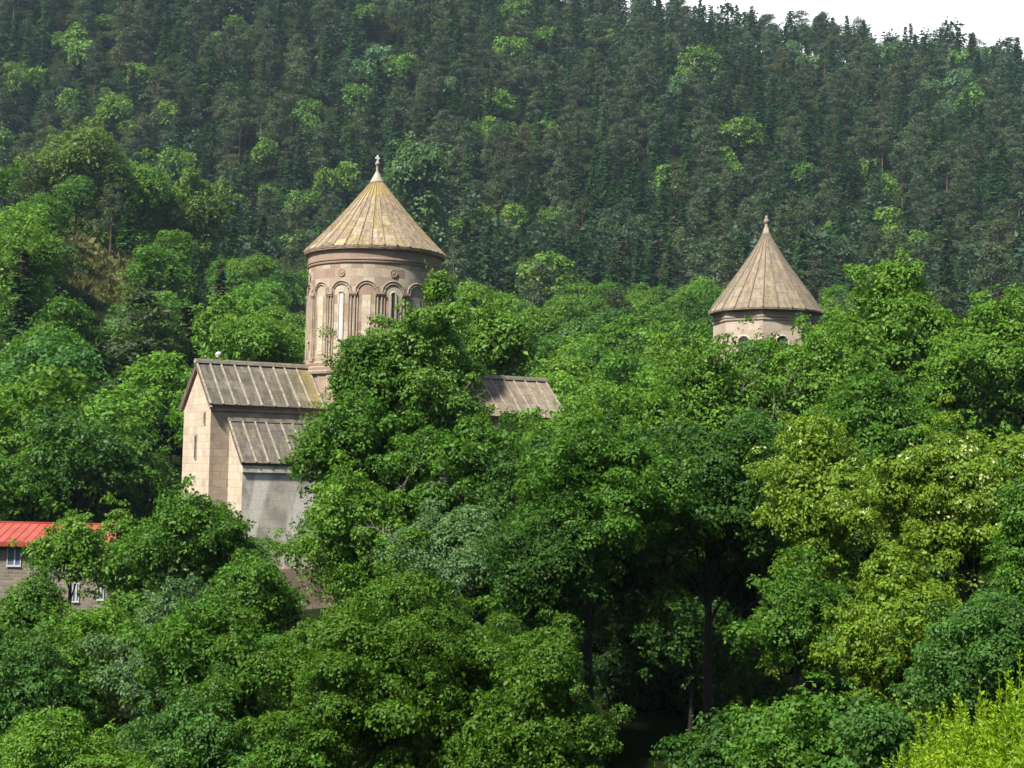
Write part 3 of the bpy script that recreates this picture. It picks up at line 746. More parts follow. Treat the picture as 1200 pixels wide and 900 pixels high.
def twig_mb(rng, start, length, direction, depth=3):
    b = MB()
    def grow(p, d, l, r, k):
        pts = [p]
        for _ in range(4):
            d = (d + Vector(rng.normal(0, .2, 3))).normalized(); p = p + d * l / 4; pts.append(p)
        b.tube(pts, [r, r * .85, r * .7, r * .55, r * .4], 5)
        if k > 0:
            for j in range(3):
                s = pts[1 + j]; dd = (d + Vector(rng.normal(0, .75, 3))).normalized()
                grow(s, dd, l * rng.uniform(.4, .65), r * .5, k - 1)
    grow(Vector(start), Vector(direction).normalized(), length, length * .014 + .010, depth)
    return b

OCC = np.zeros((225, 300), bool)                       # coarse record of what hides what, a quarter of the photo's size
def mark(px, py, rx, ry, test=False):
    x0, x1 = int(max(0, (px - rx) / 4)), int(min(300, (px + rx) / 4 + 1)); y0, y1 = int(max(0, (py - ry) / 4)), int(min(225, (py + ry) / 4 + 1))
    if x0 >= x1 or y0 >= y1: return 0
    yy, xx = np.mgrid[y0:y1, x0:x1]
    m = ((xx * 4 + 2 - px) / rx) ** 2 + ((yy * 4 + 2 - py) / ry) ** 2 < 1
    sub = OCC[y0:y1, x0:x1]; free = int((m & ~sub).sum())
    if not test: sub |= m
    return free

LEAVES = [0]
def tree(px, top, w, bot, Y, color, label, name='broadleaf_tree', cat='tree', group=None, seed=None, leaf_px=4.2, dens=0.38, jag=0.25, lobe_px=23.0, blossom=0, twigs=(), depth=0.9, skirt=1.0, flat=0.68, droop=.25, wide=.3, trunk=True, rx_off=0):
    """a broadleaved tree whose crown fills the given pixels at distance Y, standing on the ground below it"""
    seed = seed if seed is not None else int(px * 7 + top * 13 + Y)
    rng = np.random.RandomState(seed)
    k = Y / F_PX
    ct = pt(px, (top + bot) / 2, Y); rx = w / 2 * k; rz = (bot - top) / 2 * k; ry = rx * depth
    g = gz(ct.x, ct.y)
    H = ct.z + rz - g
    root = thing(name, label, cat, (ct.x, ct.y, g), 0, group)
    n = int(np.clip(w * (bot - top) / 330.0 * (20 / lobe_px) ** 2, 12, 240))
    Cs, Rs = [], []
    def mass(o, a, b_, c_, m):
        q, r = lobes(rng, a, b_, c_, max(6, m), lobe_px * k, jag=jag); Cs.append(q + np.array(o)); Rs.append(r)
    n = int(n * .62)
    mass((0, 0, -.06 * rz), rx * .74, ry * .8, rz * .86, int(n * .5))
    nb = 6 if w > 100 else 4; a0 = rng.uniform(0, 6.28)
    for j in range(nb):
        a = a0 + 6.28 * j / nb + rng.uniform(-.35, .35); q = rng.uniform(.36, .54); e = rng.uniform(.42, .62)
        zc = rng.uniform(-.75, .5)
        mass((rx * e * math.cos(a), ry * e * math.sin(a), rz * zc * (1 - q)), rx * q, ry * q, rz * q * 1.05, int(n * .11))
    a = rng.uniform(-.3, .3) * rx; mass((a, -ry * .15, rz * .55), rx * .42, ry * .45, rz * .45, int(n * .12))
    nl0 = dens * w * (bot - top)
    if skirt:
        # leafy lower boughs and scrub carry the crown down to the ground
        lo = ct.z - rz * .75 - g - .3
        if lo > .8:
            hz = min(lo, 2.6 * rz) / 2; zc = -rz * .75 - hz
            m = max(8, int(n * .55 * skirt * hz / rz))
            for j in range(3):
                a = a0 + 2.1 * j
                mass((rx * .38 * math.cos(a), ry * .38 * math.sin(a), zc + hz * rng.uniform(-.25, .35)), rx * .5, ry * .5, hz * 1.1, m // 3 + 2)
            nl0 *= 1 + .6 * hz / rz
    C, R = np.concatenate(Cs), np.concatenate(Rs)
    # loose sprays standing out of the crown make its outline ragged
    m = max(6, int(len(C) * 1.3)); j = rng.choice(len(C), m); dd = norm(norm(C[j]) * .8 + rng.normal(size=(m, 3)) * .7 + np.array([0, -.15, .15]))
    C = np.concatenate([C, C[j] + dd * R[j, None] * rng.uniform(.95, 1.7, (m, 1))]); R = np.concatenate([R, R[j] * rng.uniform(.22, .5, m)])
    L = leaf_px * k
    nl = int(nl0 * (8.0 / leaf_px) ** 2)
    V = leaf_quads(rng, C, R, nl, L, flat=flat, droop=droop, wide=wide)
    # thin inner fill so that the far side does not show through
    V2 = leaf_quads(rng, C * 0.55, R * 1.3, nl // 8, L * 1.5)
    V = np.concatenate([V, V2])
    off = np.array([0, 0, ct.z - g]); V = V + off
    LEAVES[0] += len(V)
    me = quads_mesh('crown', V, [M['leaf']]); o = link_mesh('crown', me, root); o.color = (*color, 1)
    if trunk:
        b = limb_mb(rng, (0, 0, -0.3), (0, 0, ct.z - g), C, H, rx, 16 if w > 120 else 8); b.build('trunk', M['bark'], root, merge=False)
    if blossom:
        top_l = np.argsort(-(C[:, 2] + 0.3 * rng.normal(size=len(C)) * rz))[: max(4, len(C) * 2 // 3)]
        Vb = leaf_quads(rng, C[top_l], R[top_l] * 1.06, blossom, L * .8, per=6, droop=.8, wide=.36, up=.3) + off
        ob = link_mesh('blossom', quads_mesh('blossom', Vb, [M['blossom']]), root); ob.color = (0.42, 0.48, 0.20, 1)
    for (tx, ty, ln, dx, dz) in twigs:
        s = pt(tx, ty, Y - ry * .55); s = Vector((s.x - ct.x, s.y - ct.y, s.z - g))
        twig_mb(rng, s, ln * k, (dx, -.15, dz)).build('bare_branch', M['dead_wood'], root, merge=False)
    mark(px, (top + bot) / 2, w * .43, (bot - top) * .43)
    return root

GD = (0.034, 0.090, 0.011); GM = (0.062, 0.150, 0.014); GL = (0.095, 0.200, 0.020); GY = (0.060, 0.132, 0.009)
GB = (0.055, 0.136, 0.024); GP = (0.085, 0.160, 0.058); GX = (0.128, 0.212, 0.017); G_SHADE = (0.020, 0.052, 0.008)  # the last green is darkened to paint in the hollow's shade

# --- in front of and beside the churches
tree(486, 347, 215, 560, 86, (0.10, 0.20, 0.028), 'tall leafy tree rising in front of the round drum, hiding its lower half', jag=.3, twigs=((440, 440, 60, -.5, .6), (395, 520, 60, -.8, .2), (520, 500, 60, .3, .5)))
tree(584, 358, 66, 455, 126, GL, 'slender pointed tree rising behind the slab roof next to the drum', jag=.15, lobe_px=17, skirt=.6)
tree(516, 318, 30, 352, 87, GL, 'thin treetop with bare grey twig beside the drum cornice', name='sapling', lobe_px=9, dens=.3, skirt=0, twigs=((522, 366, 60, .25, 1.0),), jag=.4)
tree(398, 470, 112, 600, 82, GM, 'dark round tree overlapping the end of the lean-to annex roof', jag=.25)
tree(428, 392, 80, 500, 84, GM, 'ragged tree close against the foot of the drum', jag=.35, lobe_px=15)
tree(552, 492, 190, 640, 80, GM, 'spreading tree below the slab roof with bare grey branches inside', jag=.25, twigs=((470, 580, 70, .5, .8), (540, 585, 70, -.4, .8), (575, 575, 50, .6, .5)))
tree(430, 558, 138, 700, 74, GL, 'light green tree at the foot of the grey annex wall', jag=.25, twigs=((400, 640, 55, -.6, .6),))
tree(665, 488, 150, 610, 88, GL, 'light green tree hiding the eave end of the detached slab roof', jag=.2)
tree(612, 508, 90, 600, 91, GM, 'small tree growing against the wall under the detached slab roof', jag=.25)
tree(765, 452, 150, 600, 92, GL, 'yellowish green tree rising towards the octagonal tower', jag=.2)
tree(838, 402, 140, 560, 98, GL, 'light green tree directly below the octagonal tower wall', jag=.25, twigs=((862, 470, 45, .3, .5), (905, 505, 45, -.2, 1)))
tree(890, 392, 104, 520, 103, GM, 'small leafy tree pressed against the middle of the octagonal tower', jag=.25)
tree(952, 384, 110, 540, 99, GL, 'mid green tree beside the octagonal tower, in front of its wall', jag=.25, twigs=((912, 470, 45, .3, .7),))
tree(1052, 308, 150, 480, 112, GL, 'tall bright green tree topping the rise beside the octagonal tower', jag=.22)
tree(985, 370, 110, 500, 108, GL, 'rounded tree between the tower and the tall bright tree', jag=.2)
tree(1150, 342, 170, 520, 106, GL, 'broad tree behind the flowering acacias, reaching the frame edge', jag=.2)
tree(1215, 330, 110, 540, 110, GD, 'dark tree cut by the frame edge behind the acacias', jag=.2)
tree(1030, 430, 190, 590, 90, GM, 'dense tree above and behind the flowering acacias', jag=.22)
tree(905, 480, 130, 600, 88, GB, 'small bluish green tree below the octagonal tower', jag=.22)
# --- the dark middle
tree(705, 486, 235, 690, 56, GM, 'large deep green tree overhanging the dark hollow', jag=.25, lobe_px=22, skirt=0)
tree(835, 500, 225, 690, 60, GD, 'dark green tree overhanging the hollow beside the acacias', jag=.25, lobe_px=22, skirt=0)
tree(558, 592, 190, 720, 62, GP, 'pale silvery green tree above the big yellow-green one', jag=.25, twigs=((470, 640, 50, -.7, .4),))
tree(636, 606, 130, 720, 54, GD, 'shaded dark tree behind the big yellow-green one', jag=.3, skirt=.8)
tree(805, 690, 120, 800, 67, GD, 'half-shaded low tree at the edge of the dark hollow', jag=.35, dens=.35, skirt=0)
tree(945, 672, 150, 780, 52, GM, 'low branchy tree under the acacias, over the dark hollow', jag=.35, dens=.38, skirt=0)
tree(960, 492, 120, 660, 54, GX, 'slim flowering acacia with cream blossoms next to the larger acacia', name='acacia_tree', cat='tree', jag=.42, blossom=1500, lobe_px=24, flat=.5, droop=.5)
tree(1112, 474, 215, 730, 49, GX, 'large flowering acacia with cream blossoms and yellow-green leaves', name='acacia_tree', cat='tree', jag=.42, blossom=4200, lobe_px=27, flat=.5, droop=.5, skirt=.5)
tree(1055, 640, 130, 840, 46, GX, 'yellow-green tree hanging below the large acacia', jag=.4, flat=.5, lobe_px=26, droop=.5)
tree(1150, 690, 170, 850, 38, GB, 'bluish green bushy tree above the bright grass', jag=.25)
tree(1225, 540, 120, 760, 44, GM, 'tree cut by the frame edge beside the large acacia', jag=.25)
tree(700, 500, 300, 660, 68, GD, 'hidden canopy tree added directly behind the large deep green tree to shade the hollow', skirt=0, depth=1.2)  # this and the next three: hidden canopy added to block sun from the hollow
tree(880, 510, 280, 660, 70, GD, 'hidden canopy tree added behind the dark green one beside the acacias to shade the hollow', skirt=0, depth=1.2)
tree(780, 505, 300, 660, 80, GD, 'innermost canopy tree added to keep sun out of the dark hollow', skirt=0, depth=1.2)
tree(940, 520, 260, 660, 82, GD, 'innermost canopy tree added to shade the hollow behind the slim acacia', skirt=0, depth=1.2)
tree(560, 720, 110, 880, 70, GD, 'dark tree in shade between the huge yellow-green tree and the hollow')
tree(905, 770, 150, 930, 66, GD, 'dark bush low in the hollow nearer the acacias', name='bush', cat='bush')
tree(625, 525, 230, 660, 80, GD, 'hidden canopy tree added between the slab roof and the dark hollow to shade it', skirt=0, depth=1.2)  # added canopy, casts shade on the back of the hollow
tree(600, 602, 210, 705, 66, GD, 'hidden dark tree added behind the pale silvery tree to shade the rim of the hollow', skirt=0, depth=1.3)  # mostly hidden, added to keep sun off the ground behind
# --- trees in the hollow, its shade deepened by their darkened leaf colour
tree(720, 640, 190, 850, 84, G_SHADE, 'shaded tree at the back of the dark hollow under the overhanging deep green tree')
tree(850, 640, 190, 860, 86, G_SHADE, 'shaded tree at the back of the dark hollow behind the low half-shaded tree')
tree(640, 690, 130, 860, 83, G_SHADE, 'shaded tree at the back of the dark hollow beside the huge yellow-green tree')
tree(780, 700, 200, 870, 79, G_SHADE, 'low shaded tree in the middle of the dark hollow')
tree(985, 620, 170, 850, 84, G_SHADE, 'shaded tree at the back of the dark hollow behind the acacias')
tree(1110, 640, 170, 850, 78, G_SHADE, 'shaded tree behind the bluish bushy tree and the large acacia')
# --- front
tree(470, 676, 420, 960, 43, GY, 'huge yellow-green tree filling the bottom centre of the view', jag=.35, lobe_px=32, flat=.5)
tree(618, 752, 170, 950, 40, GY, 'darker side of yellow-green growth next to the dark hollow', jag=.3)
tree(262, 700, 190, 860, 54, GM, 'green tree between the silvery tree and the huge yellow-green one', jag=.25)
tree(198, 672, 160, 860, 58, GP, 'silvery blue-green tree below the red roofed house', jag=.25)
tree(228, 578, 210, 690, 80, GM, 'flat topped tree covering the foot of the cream gable wall', jag=.22, lobe_px=17, twigs=((245, 640, 45, .4, .6),))
tree(292, 648, 110, 760, 70, GM, 'green tree under the grey annex wall', jag=.25)
tree(80, 610, 100, 690, 82, GL, 'round tree in front of the red roof', jag=.2, lobe_px=15, skirt=0)
tree(28, 676, 100, 790, 70, GM, 'dark green tree below the white framed upper window of the house', jag=.25)
tree(100, 716, 130, 820, 60, GL, 'light green tree below the two lower house windows', jag=.25)
tree(35, 742, 150, 900, 52, GB, 'bluish green tree at the lower frame corner', jag=.22)
tree(80, 826, 220, 1000, 42, GL, 'bright green treetop in the bottom corner under the bluish one', jag=.25)
tree(235, 800, 170, 980, 44, GB, 'dark bluish tree between the bottom corner and the huge yellow-green tree', jag=.25)
tree(960, 812, 190, 960, 28, GM, 'broad green bush at the bottom beside the bright grass', name='bush', cat='bush', jag=.3, leaf_px=6, lobe_px=24)
tree(835, 842, 90, 940, 32, GD, 'small dark bush at the bottom of the shaded hollow', name='bush', cat='bush', jag=.35, leaf_px=6, dens=.3)
tree(1030, 828, 70, 900, 23, GB, 'bluish bush sprouting behind the bright grass', name='bush', cat='bush', jag=.3, leaf_px=6, dens=.4)
# --- big light trees of the near spur
tree(92, 150, 122, 250, 338, (0.10, 0.165, 0.030), 'big rounded light green tree above the top of the dry grass slope', leaf_px=3.3, lobe_px=17)
tree(160, 196, 120, 280, 346, GL, 'broad green tree just beyond the dry grass slope', leaf_px=3.3, lobe_px=17)
tree(226, 212, 96, 300, 350, (0.09, 0.155, 0.028), 'light green tree second beyond the dry grass slope, above the conical spruces', leaf_px=3.3, lobe_px=16)
tree(24, 268, 84, 350, 205, GL, 'green tree at the lower edge of the dry grass slope', leaf_px=3.3, lobe_px=17)
tree(306, 374, 92, 440, 150, GL, 'bright light green tree peeking over the church roof ridge beside the drum', leaf_px=3.3, lobe_px=16)
tree(262, 344, 60, 420, 165, GL, 'bright green tree just beyond the very dark spruce', leaf_px=4.5, lobe_px=15)
tree(492, 168, 74, 235, 470, GP, 'pale rounded tree among conifers beside the church finial', leaf_px=4.2, lobe_px=13)
tree(335, 850, 130, 990, 41, GM, 'green bush at the bottom between the dark bluish tree and the huge yellow-green tree', name='bush', cat='bush')
# --- just beyond the frame on both sides
tree(1290, 500, 170, 760, 60, GM, 'tree just outside the view beside the large acacia', leaf_px=6)
tree(1330, 380, 190, 600, 95, GL, 'tree just outside the view behind the acacias', leaf_px=6)
tree(1290, 700, 150, 900, 40, GB, 'tree just outside the view beyond the bluish bushy tree', leaf_px=6)
tree(-70, 640, 150, 860, 62, GM, 'tree just outside the view below the red roofed house', leaf_px=6)
tree(-90, 500, 170, 640, 112, GM, 'tree just outside the view behind the red roofed house', leaf_px=6)
# --- around the house and on the near spur
tree(152, 600, 62, 720, 90, GL, 'slim light tree standing against the gable end of the red roofed house', jag=.25, lobe_px=15)
tree(40, 520, 150, 625, 118, GM, 'dark green tree behind the red roof', jag=.22, lobe_px=17)
tree(140, 515, 130, 610, 122, GM, 'green tree between the red roof and the cream gable', jag=.22, lobe_px=17)
mark(290, 545, 70, 120); mark(436, 330, 70, 90); mark(897, 350, 55, 60)

# --- shared shapes for the woods further off
def broad_proto(seed, leaf=0.42, n=2600):
    rng = np.random.RandomState(seed)
    rx, rz = rng.uniform(4.4, 5.4), rng.uniform(4.2, 5.6); H = 12.5
    C, R = lobes(rng, rx, rx * .95, rz, 42, 1.15, low=-.6, jag=.28)
    off = np.array([0, 0, H - rz])
    V = np.concatenate([leaf_quads(rng, C, R, n, leaf), leaf_quads(rng, C * .6, R * 1.3, n // 6, leaf * 1.6)]) + off
    b = limb_mb(rng, (0, 0, -1.5), (0, 0, H - rz), C, H, rx, 5, .22)
    return V, b, H, rx
MID = [broad_proto(100 + i, 0.40, 5200) for i in range(6)]
MID_ME = [(quads_mesh('crown', V, [M['leaf']]), b, H, rx) for V, b, H, rx in MID]
FARB = [broad_proto(200 + i, 0.62, 2200) for i in range(5)]
FARB_ME = [(quads_mesh('broadleaf_tree', V, [M['bark'], M['far_leaf']], np.ones(len(V), int), b), H, rx) for V, b, H, rx in FARB]

def pine_quads(seed, n=3400, L=.52):
    rng = np.random.RandomState(seed); H = 17.0
    C, R = [], []
    z = H * rng.uniform(.30, .42)
    while z < H * .97:
        f = (z - H * .3) / (H * .7); reach = (3.6 * (1 - f) ** .6 + .3) * (0.75 if f < .15 else 1)
        for j in range(rng.randint(3, 6)):
            a = rng.uniform(0, 6.28); r = reach * rng.uniform(.45, 1.05)
            C.append((r * math.cos(a), r * math.sin(a), z + rng.uniform(-.4, .5) + .12 * r)); R.append(rng.uniform(.65, 1.2) * (1.15 - .45 * f))
        z += rng.uniform(.7, 1.15)
    C.append((0, 0, H - .3)); R.append(.6)
    C, R = np.array(C), np.array(R)
    return leaf_quads(rng, C, R, n, L, per=6, flat=.45, droop=0, wide=.2 if L < .7 else .3, up=.6), C, H
def pine_proto(seed):
    V, C, H = pine_quads(seed)
    b = MB(); b.tube([(0, 0, -1.5), (0, 0, 1), (.1, 0, H * .5), (0, .05, H * .97)], [.26, .22, .15, .04], 6)
    for i in range(0, len(C), 2):
        b.tube([(0, 0, C[i, 2] - .5), tuple(C[i] * np.array([.5, .5, 1]) - np.array([0, 0, .1])), tuple(C[i])], [.06, .045, .02], 4)
    return quads_mesh('pine_tree', V, [M['pine_bark'], M['needle']], np.ones(len(V), int), b)

def spruce_quads(seed, cones, step=1.0, seg=5, fat=1.0):
    rng = np.random.RandomState(seed); H = 18.0; Q, mi = [], []
    z = H * .1
    Rb = rng.uniform(2.9, 3.6)
    while z < H * .985:
        f = z / H; reach = Rb * (1 - f) ** .85 + .12
        nb = max(4, int(9 * (1 - f) + 3))
        for j in range(nb):
            a = rng.uniform(0, 6.28); r = reach * rng.uniform(.7, 1.12); ca, sa = math.cos(a), math.sin(a)
            up = .25 if f > .6 else -.12
            for s in np.linspace(.25, 1, seg):
                p = np.array([ca * r * s, sa * r * s, z + up * r * s - .22 * r * s * s])
                w = fat * (.62 * (1.15 - s) + .22) * (.55 + .45 * (1 - f))
                t = np.array([-sa, ca, 0]) * w; dn = np.array([ca * .45, sa * .45, -.18]) + rng.normal(0, .12, 3)
                dr = np.array([0, 0, -.45 * w]) + rng.normal(0, .1, 3)
                Q.append([p, p + t + dr, p + dn * 1.3, p - t + dr]); mi.append(2 if (cones and f > .72 and rng.uniform() < .38) else 1)
        z += step * (.34 + .35 * (1 - f))
    return np.array(Q), mi, H
def spruce_proto(seed, cones):
    Q, mi, H = spruce_quads(seed, cones)
    b = MB(); b.tube([(0, 0, -1.5), (0, 0, 1), (0, 0, H * .6), (0, 0, H)], [.26, .22, .12, .02], 6)
    b2 = quads_mesh('spruce_tree', Q, [M['bark'], M['needle'], M['shoot']], np.array(mi), b)
    return b2
PINE_ME = [pine_proto(300 + i) for i in range(6)]
SPR_ME = [spruce_proto(400 + i, i % 2 == 0) for i in range(6)]
PINE_LO = [pine_quads(500 + i, 420, 1.15)[0] for i in range(4)]
SPR_LO = [spruce_quads(600 + i, False, 2.4, 3, 1.7)[0] for i in range(4)]

def put(me, name, x, y, s, sw, color, label, group, rz):
    o = link_mesh(name, me, None, (x, y, gz(x, y) - .2)); o.scale = (sw, sw, s); o.rotation_euler = (0, 0, rz); o.color = (*color, 1)
    return tag(o, label, 'tree', group)
TRUNKS = {}
def put_mid(i, x, y, s, sw, color, label, group, rz):
    me, b, H, rx = MID_ME[i]
    r = thing('broadleaf_tree', label, 'tree', (x, y, gz(x, y)), rz, group); r.scale = (sw, sw, s)
    c = link_mesh('crown', me, r); c.color = (*color, 1)
    if i not in TRUNKS: TRUNKS[i] = b.build('trunk', M['bark'], r, merge=False)
    else: link_mesh('trunk', TRUNKS[i].data, r)
    return r
def jit(rng, c, a=.18):
    k = 1 + rng.uniform(-a, a); h = rng.uniform(-.1, .1)
    return (c[0] * k * (1 + h), c[1] * k, c[2] * k * (1 - h))

PINE_C, SPR_C = (0.060, 0.088, 0.042), (0.030, 0.084, 0.020)

# --- a few conifers standing out on the near spur
def conifer_at(px, top, Y, me, name, color, label, H0, wf=1.0):
    # find the ground below the top on the line of sight column
    t = pt(px, top, Y); g = gz(t.x, Y); s = (t.z - g) / H0
    return put(me, name, t.x, Y, s, s * wf, color, label, None, px * .1)
conifer_at(172, 340, 172, PINE_ME[1], 'pine_tree', PINE_C, 'greyish pine standing among the broadleaved trees beside the dark spruce', 17.0, 1.5)
conifer_at(226, 352, 178, SPR_ME[2], 'spruce_tree', (0.016, 0.03, 0.018), 'very dark spruce just above the church gable ridge', 18.0, 1.9)
conifer_at(96, 355, 186, SPR_ME[1], 'spruce_tree', SPR_C, 'lone green spruce among the broadleaved trees of the lower spur', 18.0, 1.1)
conifer_at(132, 215, 300, PINE_ME[3], 'pine_tree', PINE_C, 'pine standing at the head of the dry grass slope', 17.0, 1.2)

stat = {}
def woods():
    rng = np.random.RandomState(11); items = []
    # broadleaved belt
    sp = 11.0
    y = 118.0
    while y < 520:
        half = y * 0.36 + 12
        for x in np.arange(-half, half, sp):
            X, Y = x + rng.uniform(-.42, .42) * sp, y + rng.uniform(-.42, .42) * sp
            items.append((Y, X, 'mid'))
        y += sp * (1 + .0006 * (y - 118)); 
    sp = 11.8; y = 400.0
    while y < 826:
        half = y * 0.36 + 20
        for x in np.arange(-half, half, sp):
            items.append((y + rng.uniform(-.45, .45) * sp, x + rng.uniform(-.45, .45) * sp, 'far'))
        y += sp
    for x in np.arange(40, 320, 7.0):
        items.append((821 + rng.uniform(-7, 7), x + rng.uniform(-3, 3), 'sky'))
    items.sort()
    for Y, X, zone in items:
        g = gz(X, Y)
        bx, by = proj(X, Y, g); bx, by = float(bx[0]), float(by[0])
        edge = 425 + 35 * float(fbm(X, Y, 90)) - 30 * (X < -60)
        con = Y > edge
        if zone == 'mid' and con: continue
        if zone == 'far' and not con: continue
        # keep the churches, the house and the dry slope clear
        if Y < 145 and (-30 < X < 12): continue
        if math.hypot(X - 21, Y - 128) < 10: continue
        if ((X + 76) / 7.5) ** 2 + ((Y - 292) / 30.0) ** 2 < 1: continue
        if 55 < bx < 165 and 150 < Y < 296 and by - 14.0 * F_PX / Y < 312: continue
        u = rng.uniform(); cl = float(fbm(X + 300, Y * .7, 75)); cl2 = float(fbm(X - 700, Y, 120))
        if zone == 'mid':
            kind = 'pine' if (u < .05 and Y > 210) else ('spruce' if (u < .09 and Y > 200) else 'broad')
        else:
            pb = .13 + .6 * (cl > .62) + .15 * (X < -60 and Y < 640) + (.12 if (Y > 740 and X > 90) else 0)
            kind = 'broad' if u < pb else ('pine' if rng.uniform() < .52 + .3 * cl2 else 'spruce')
        s = rng.uniform(.8, 1.15)
        if zone != 'mid': s *= 1.38 if kind != 'broad' else rng.uniform(.85, 1.75)
        H = {'broad': 12.5, 'pine': 17, 'spruce': 18}[kind] * s
        wpx = {'broad': 10.5, 'pine': 8.6, 'spruce': 6.4}[kind] * s * F_PX / Y; hpx = H * F_PX / Y
        if bx < -wpx or bx > 1200 + wpx or by - hpx > 900: continue
        cyc, ryc = by - hpx * .55, hpx * .45
        if kind == 'broad': cyc, ryc = by - hpx * .62, hpx * .38
        free = mark(bx, cyc, wpx * .42, ryc * .9, True); tot = math.pi * wpx * .42 * ryc * .9 / 16
        hidden = free < max(.14 * tot, 3) and zone != 'sky'
        if hidden and zone == 'mid': continue
        if hidden and kind == 'broad': kind = 'pine'
        if not hidden: mark(bx, cyc, wpx * .42, ryc * .9)
        stat[kind, zone] = stat.get((kind, zone), 0) + 1
        rz = rng.uniform(0, 6.28); i = rng.randint(0, 6)
        left, beyond = X < -20, Y > 230
        if kind == 'broad' and zone == 'mid':
            tint = [GL, GL, GM, GB, GM, GL][rng.randint(0, 6)]
            if left and not beyond: lab, grp = 'broadleaved tree on the lower slope between the red roof and the church gable', 'trees on the lower slope beside the church'
            elif left: lab, grp = 'broadleaved tree on the upper spur around the dry grass slope', 'trees around the dry grass slope'
            elif X > 35 and not beyond: lab, grp = 'broadleaved tree on the slope behind the tall bright tree', 'trees behind the tall bright tree'
            elif not beyond: lab, grp = 'broadleaved tree in the hollow between the drum and the octagonal tower', 'trees in the hollow between drum and tower'
            else: lab, grp = 'broadleaved tree in the light green belt below the conifers', 'trees in the belt below the conifers'
            put_mid(i, X, Y, s, s * rng.uniform(.9, 1.2), jit(rng, tint), lab, grp, rz)
            continue
        sky_ = Y > 790 and X > 60
        if kind == 'broad':
            lab, grp = ('pale green broadleaved tree near the skyline among conifers', 'pale trees near the skyline') if sky_ else ('bright green broadleaved tree standing among the dark conifers', 'bright trees among the conifers')
            c = (0.085, 0.160, 0.065) if Y > 640 and rng.uniform() < .5 else (0.095, 0.185, 0.024)
            put(FARB_ME[i % 5][0], 'broadleaf_tree', X, Y, s, s * rng.uniform(.8, 1.1), jit(rng, c), lab, grp, rz)
        elif kind == 'pine':
            lab, grp = ('grey-green pine outlined on the ridge against the white sky', 'pines along the skyline') if sky_ else ('grey-green pine with bare lower trunk in the mountainside forest', 'pines of the mountainside forest')
            if zone == 'mid': lab, grp = 'grey-green pine scattered among the broadleaved trees below the forest', 'pines below the forest'
            hs = s; REC.append((0 if hidden else free + 500 * (zone != 'far'), PINE_ME[i], 'pine_tree', X, Y, hs, hs * rng.uniform(.95, 1.4), jit(rng, PINE_C, .3), lab, grp, rz))
        else:
            lab, grp = ('narrow dark spruce outlined on the ridge against the white sky', 'spruces along the skyline') if sky_ else ('narrow dark green spruce in the mountainside forest', 'spruces of the mountainside forest')
            if zone == 'mid': lab, grp = 'narrow dark spruce scattered among the broadleaved trees below the forest', 'spruces below the forest'
            hs = s; REC.append((0 if hidden else free + 500 * (zone != 'far'), SPR_ME[i], 'spruce_tree', X, Y, hs, hs * rng.uniform(.9, 1.3), jit(rng, SPR_C, .3), lab, grp, rz))
    # the conifers that show largest stand as trees of their own, the rest of the wood is one mass
    REC.sort(key=lambda r: -r[0]); n = {'pine_tree': 0, 'spruce_tree': 0}; rest = []
    for r in REC:
        if r[0] > 0 and n[r[2]] < 292: n[r[2]] += 1; put(*r[1:])
        else: rest.append(r)
    for _ in range(1500):
        Y = rng.uniform(440, 828); X = rng.uniform(-.36, .36) * Y
        if _ < 180: Y = rng.uniform(800, 830); X = rng.uniform(0, 310)
        if _ > 650: X = rng.uniform(-.36, .03) * Y; Y = max(Y, 460)
        if Y > 425 + 35 * float(fbm(X, Y, 90)): rest.append((0, None, ['pine_tree', 'spruce_tree'][_ % 2], X, Y, rng.uniform(.5, .95), rng.uniform(.7, 1.2), 0, '', '', rng.uniform(0, 6)))
    parts = []
    for r in rest:
        V = (PINE_LO if r[2] == 'pine_tree' else SPR_LO)[int(r[10] * 10) % 4]
        c, q = math.cos(r[10]), math.sin(r[10]); A = np.array([[c * r[6], q * r[6], 0], [-q * r[6], c * r[6], 0], [0, 0, r[5]]])
        parts.append(V @ A + np.array([r[3], r[4], gz(r[3], r[4])]))
    o = link_mesh('conifer_forest', quads_mesh('conifer_forest', np.concatenate(parts), [M['needle']])); o.color = (0.032, 0.066, 0.030, 1)
    tag(o, 'dense conifer forest filling in behind the nearer conifers', 'forest', kind='stuff')
    print('REST', len(rest), n)
REC = []
woods()
print('WOODS', stat, 'near leaves', LEAVES[0])

# ------------------------------------------------------------------ low growth
def undergrowth():
    rng = np.random.RandomState(21); n = 4200
    Y = 24 * (520 / 24.0) ** rng.uniform(0, 1, n); X = rng.uniform(-.38, .38, n) * Y + rng.uniform(-6, 6, n)
    ok = ~((Y > 92) & (Y < 140) & (X > -36) & (X < 28)); ok &= ~((((X + 77) / 9.0) ** 2 + ((Y - 290) / 32.0) ** 2) < 1)
    ok &= ~((X > -2) & (X < 22) & (Y > 48) & (Y < 96))
    X, Y = X[ok], Y[ok]; R = rng.uniform(.5, 1.5, len(X)) * np.clip(Y / 110, .6, 1.6)
    C = np.stack([X, Y, ground(X, Y) + R * .35], 1)
    V = leaf_quads(rng, C, R, 170000, .34, per=7)
    o = link_mesh('undergrowth', quads_mesh('undergrowth', V, [M['leaf']])); o.color = (0.035, 0.075, 0.016, 1)
    tag(o, 'low green undergrowth covering the ground between the trees', 'undergrowth', kind='stuff')
undergrowth()

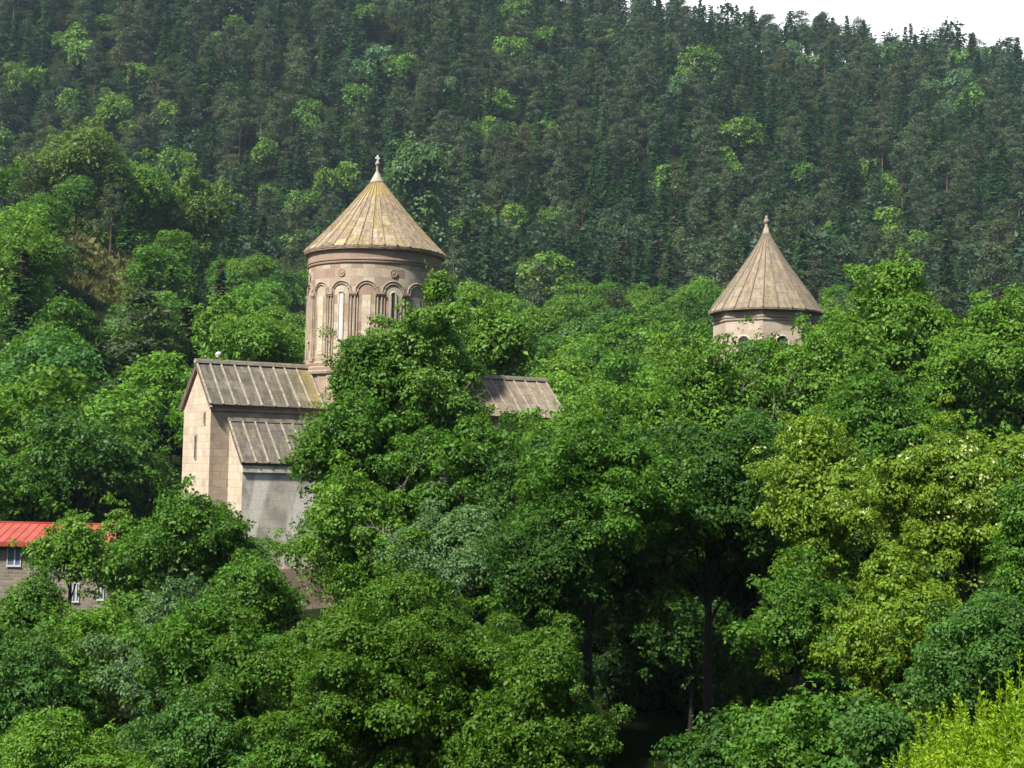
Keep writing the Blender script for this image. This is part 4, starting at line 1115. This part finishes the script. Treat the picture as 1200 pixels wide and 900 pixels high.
def dry_grass():
    rng = np.random.RandomState(41); n = 9000
    X = -77 + rng.uniform(-10, 10, n); Y = 297 + rng.uniform(-32, 32, n)
    C = np.stack([X, Y, ground(X, Y)], 1); h = rng.uniform(.2, .7, (n, 1)) * (1 + 1.2 * (rng.uniform(size=(n, 1)) < .06))
    a = rng.uniform(0, 6.28, n); w = np.stack([np.cos(a), np.sin(a), 0 * a], 1) * h * .5; up = np.stack([rng.normal(0, .3, n), rng.normal(0, .3, n), np.ones(n)], 1) * h
    o = link_mesh('dry_grass', quads_mesh('dry_grass', np.stack([C - w, C + w, C + w * .6 + up, C - w * .6 + up], 1), [M['grass']])); o.color = (0.095, 0.098, 0.030, 1)
    tag(o, 'rough brownish grass on the open slope', 'grass', kind='stuff')
dry_grass()

def meadow_grass():
    rng = np.random.RandomState(31); n = 5200
    X = rng.uniform(1.6, 8.5, n); Y = rng.uniform(7.5, 18.0, n)
    px, _ = proj(X, Y, ground(X, Y)); keep = px > 1035 + rng.uniform(0, 60, n); X, Y = X[keep], Y[keep]; n = len(X)
    Z = ground(X, Y); h = rng.uniform(.25, .7, n) * (1 + .35 * fbm(X, Y, 1.7))
    lean = rng.normal(0, .16, (n, 2)); per = 44
    f = rng.uniform(.12, 1, (n, per)); a = rng.uniform(0, 6.28, (n, per))
    p = np.stack([X[:, None] + lean[:, :1] * f * h[:, None], Y[:, None] + lean[:, 1:] * f * h[:, None], Z[:, None] + f * h[:, None]], 2).reshape(-1, 3)
    L = (.035 + .055 * (1 - f) * rng.uniform(.6, 1.3, f.shape)).reshape(-1, 1)
    ax = norm(np.stack([np.cos(a), np.sin(a), rng.uniform(.35, 1.3, a.shape)], 2).reshape(-1, 3)); side = norm(np.cross(ax, rng.normal(size=ax.shape)))
    V = np.stack([p, p + ax * L * .5 + side * L * .2, p + ax * L, p + ax * L * .5 - side * L * .2], 1)
    # stems
    b0 = np.stack([X, Y, Z - .05], 1); b1 = np.stack([X + lean[:, 0] * h, Y + lean[:, 1] * h, Z + h], 1); w = np.array([.006, .002, 0])
    V = np.concatenate([V, np.stack([b0 - w, b0 + w, b1 + w * .4, b1 - w * .4], 1)])
    o = link_mesh('meadow_grass', quads_mesh('meadow_grass', V, [M['grass']])); o.color = (0.165, 0.28, 0.012, 1)
    tag(o, 'bright yellow-green grass and herbs in sun', 'grass', kind='stuff')
meadow_grass()

# ------------------------------------------------------------------ the air
def haze():
    t = NT('haze_air'); v = t.n('ShaderNodeVolumePrincipled'); v.inputs['Color'].default_value = (0.62, 0.82, 1.0, 1)
    v.inputs['Density'].default_value = 0.00008; v.inputs['Anisotropy'].default_value = 0.2
    t.l(v.outputs[0], t.out.inputs['Volume'])
    b = MB(); b.box(-1010, 1010, -310, 1710, -40, 420); tag(b.build('haze', t.m), 'thin bluish haze over the valley', 'haze', kind='stuff')
haze()
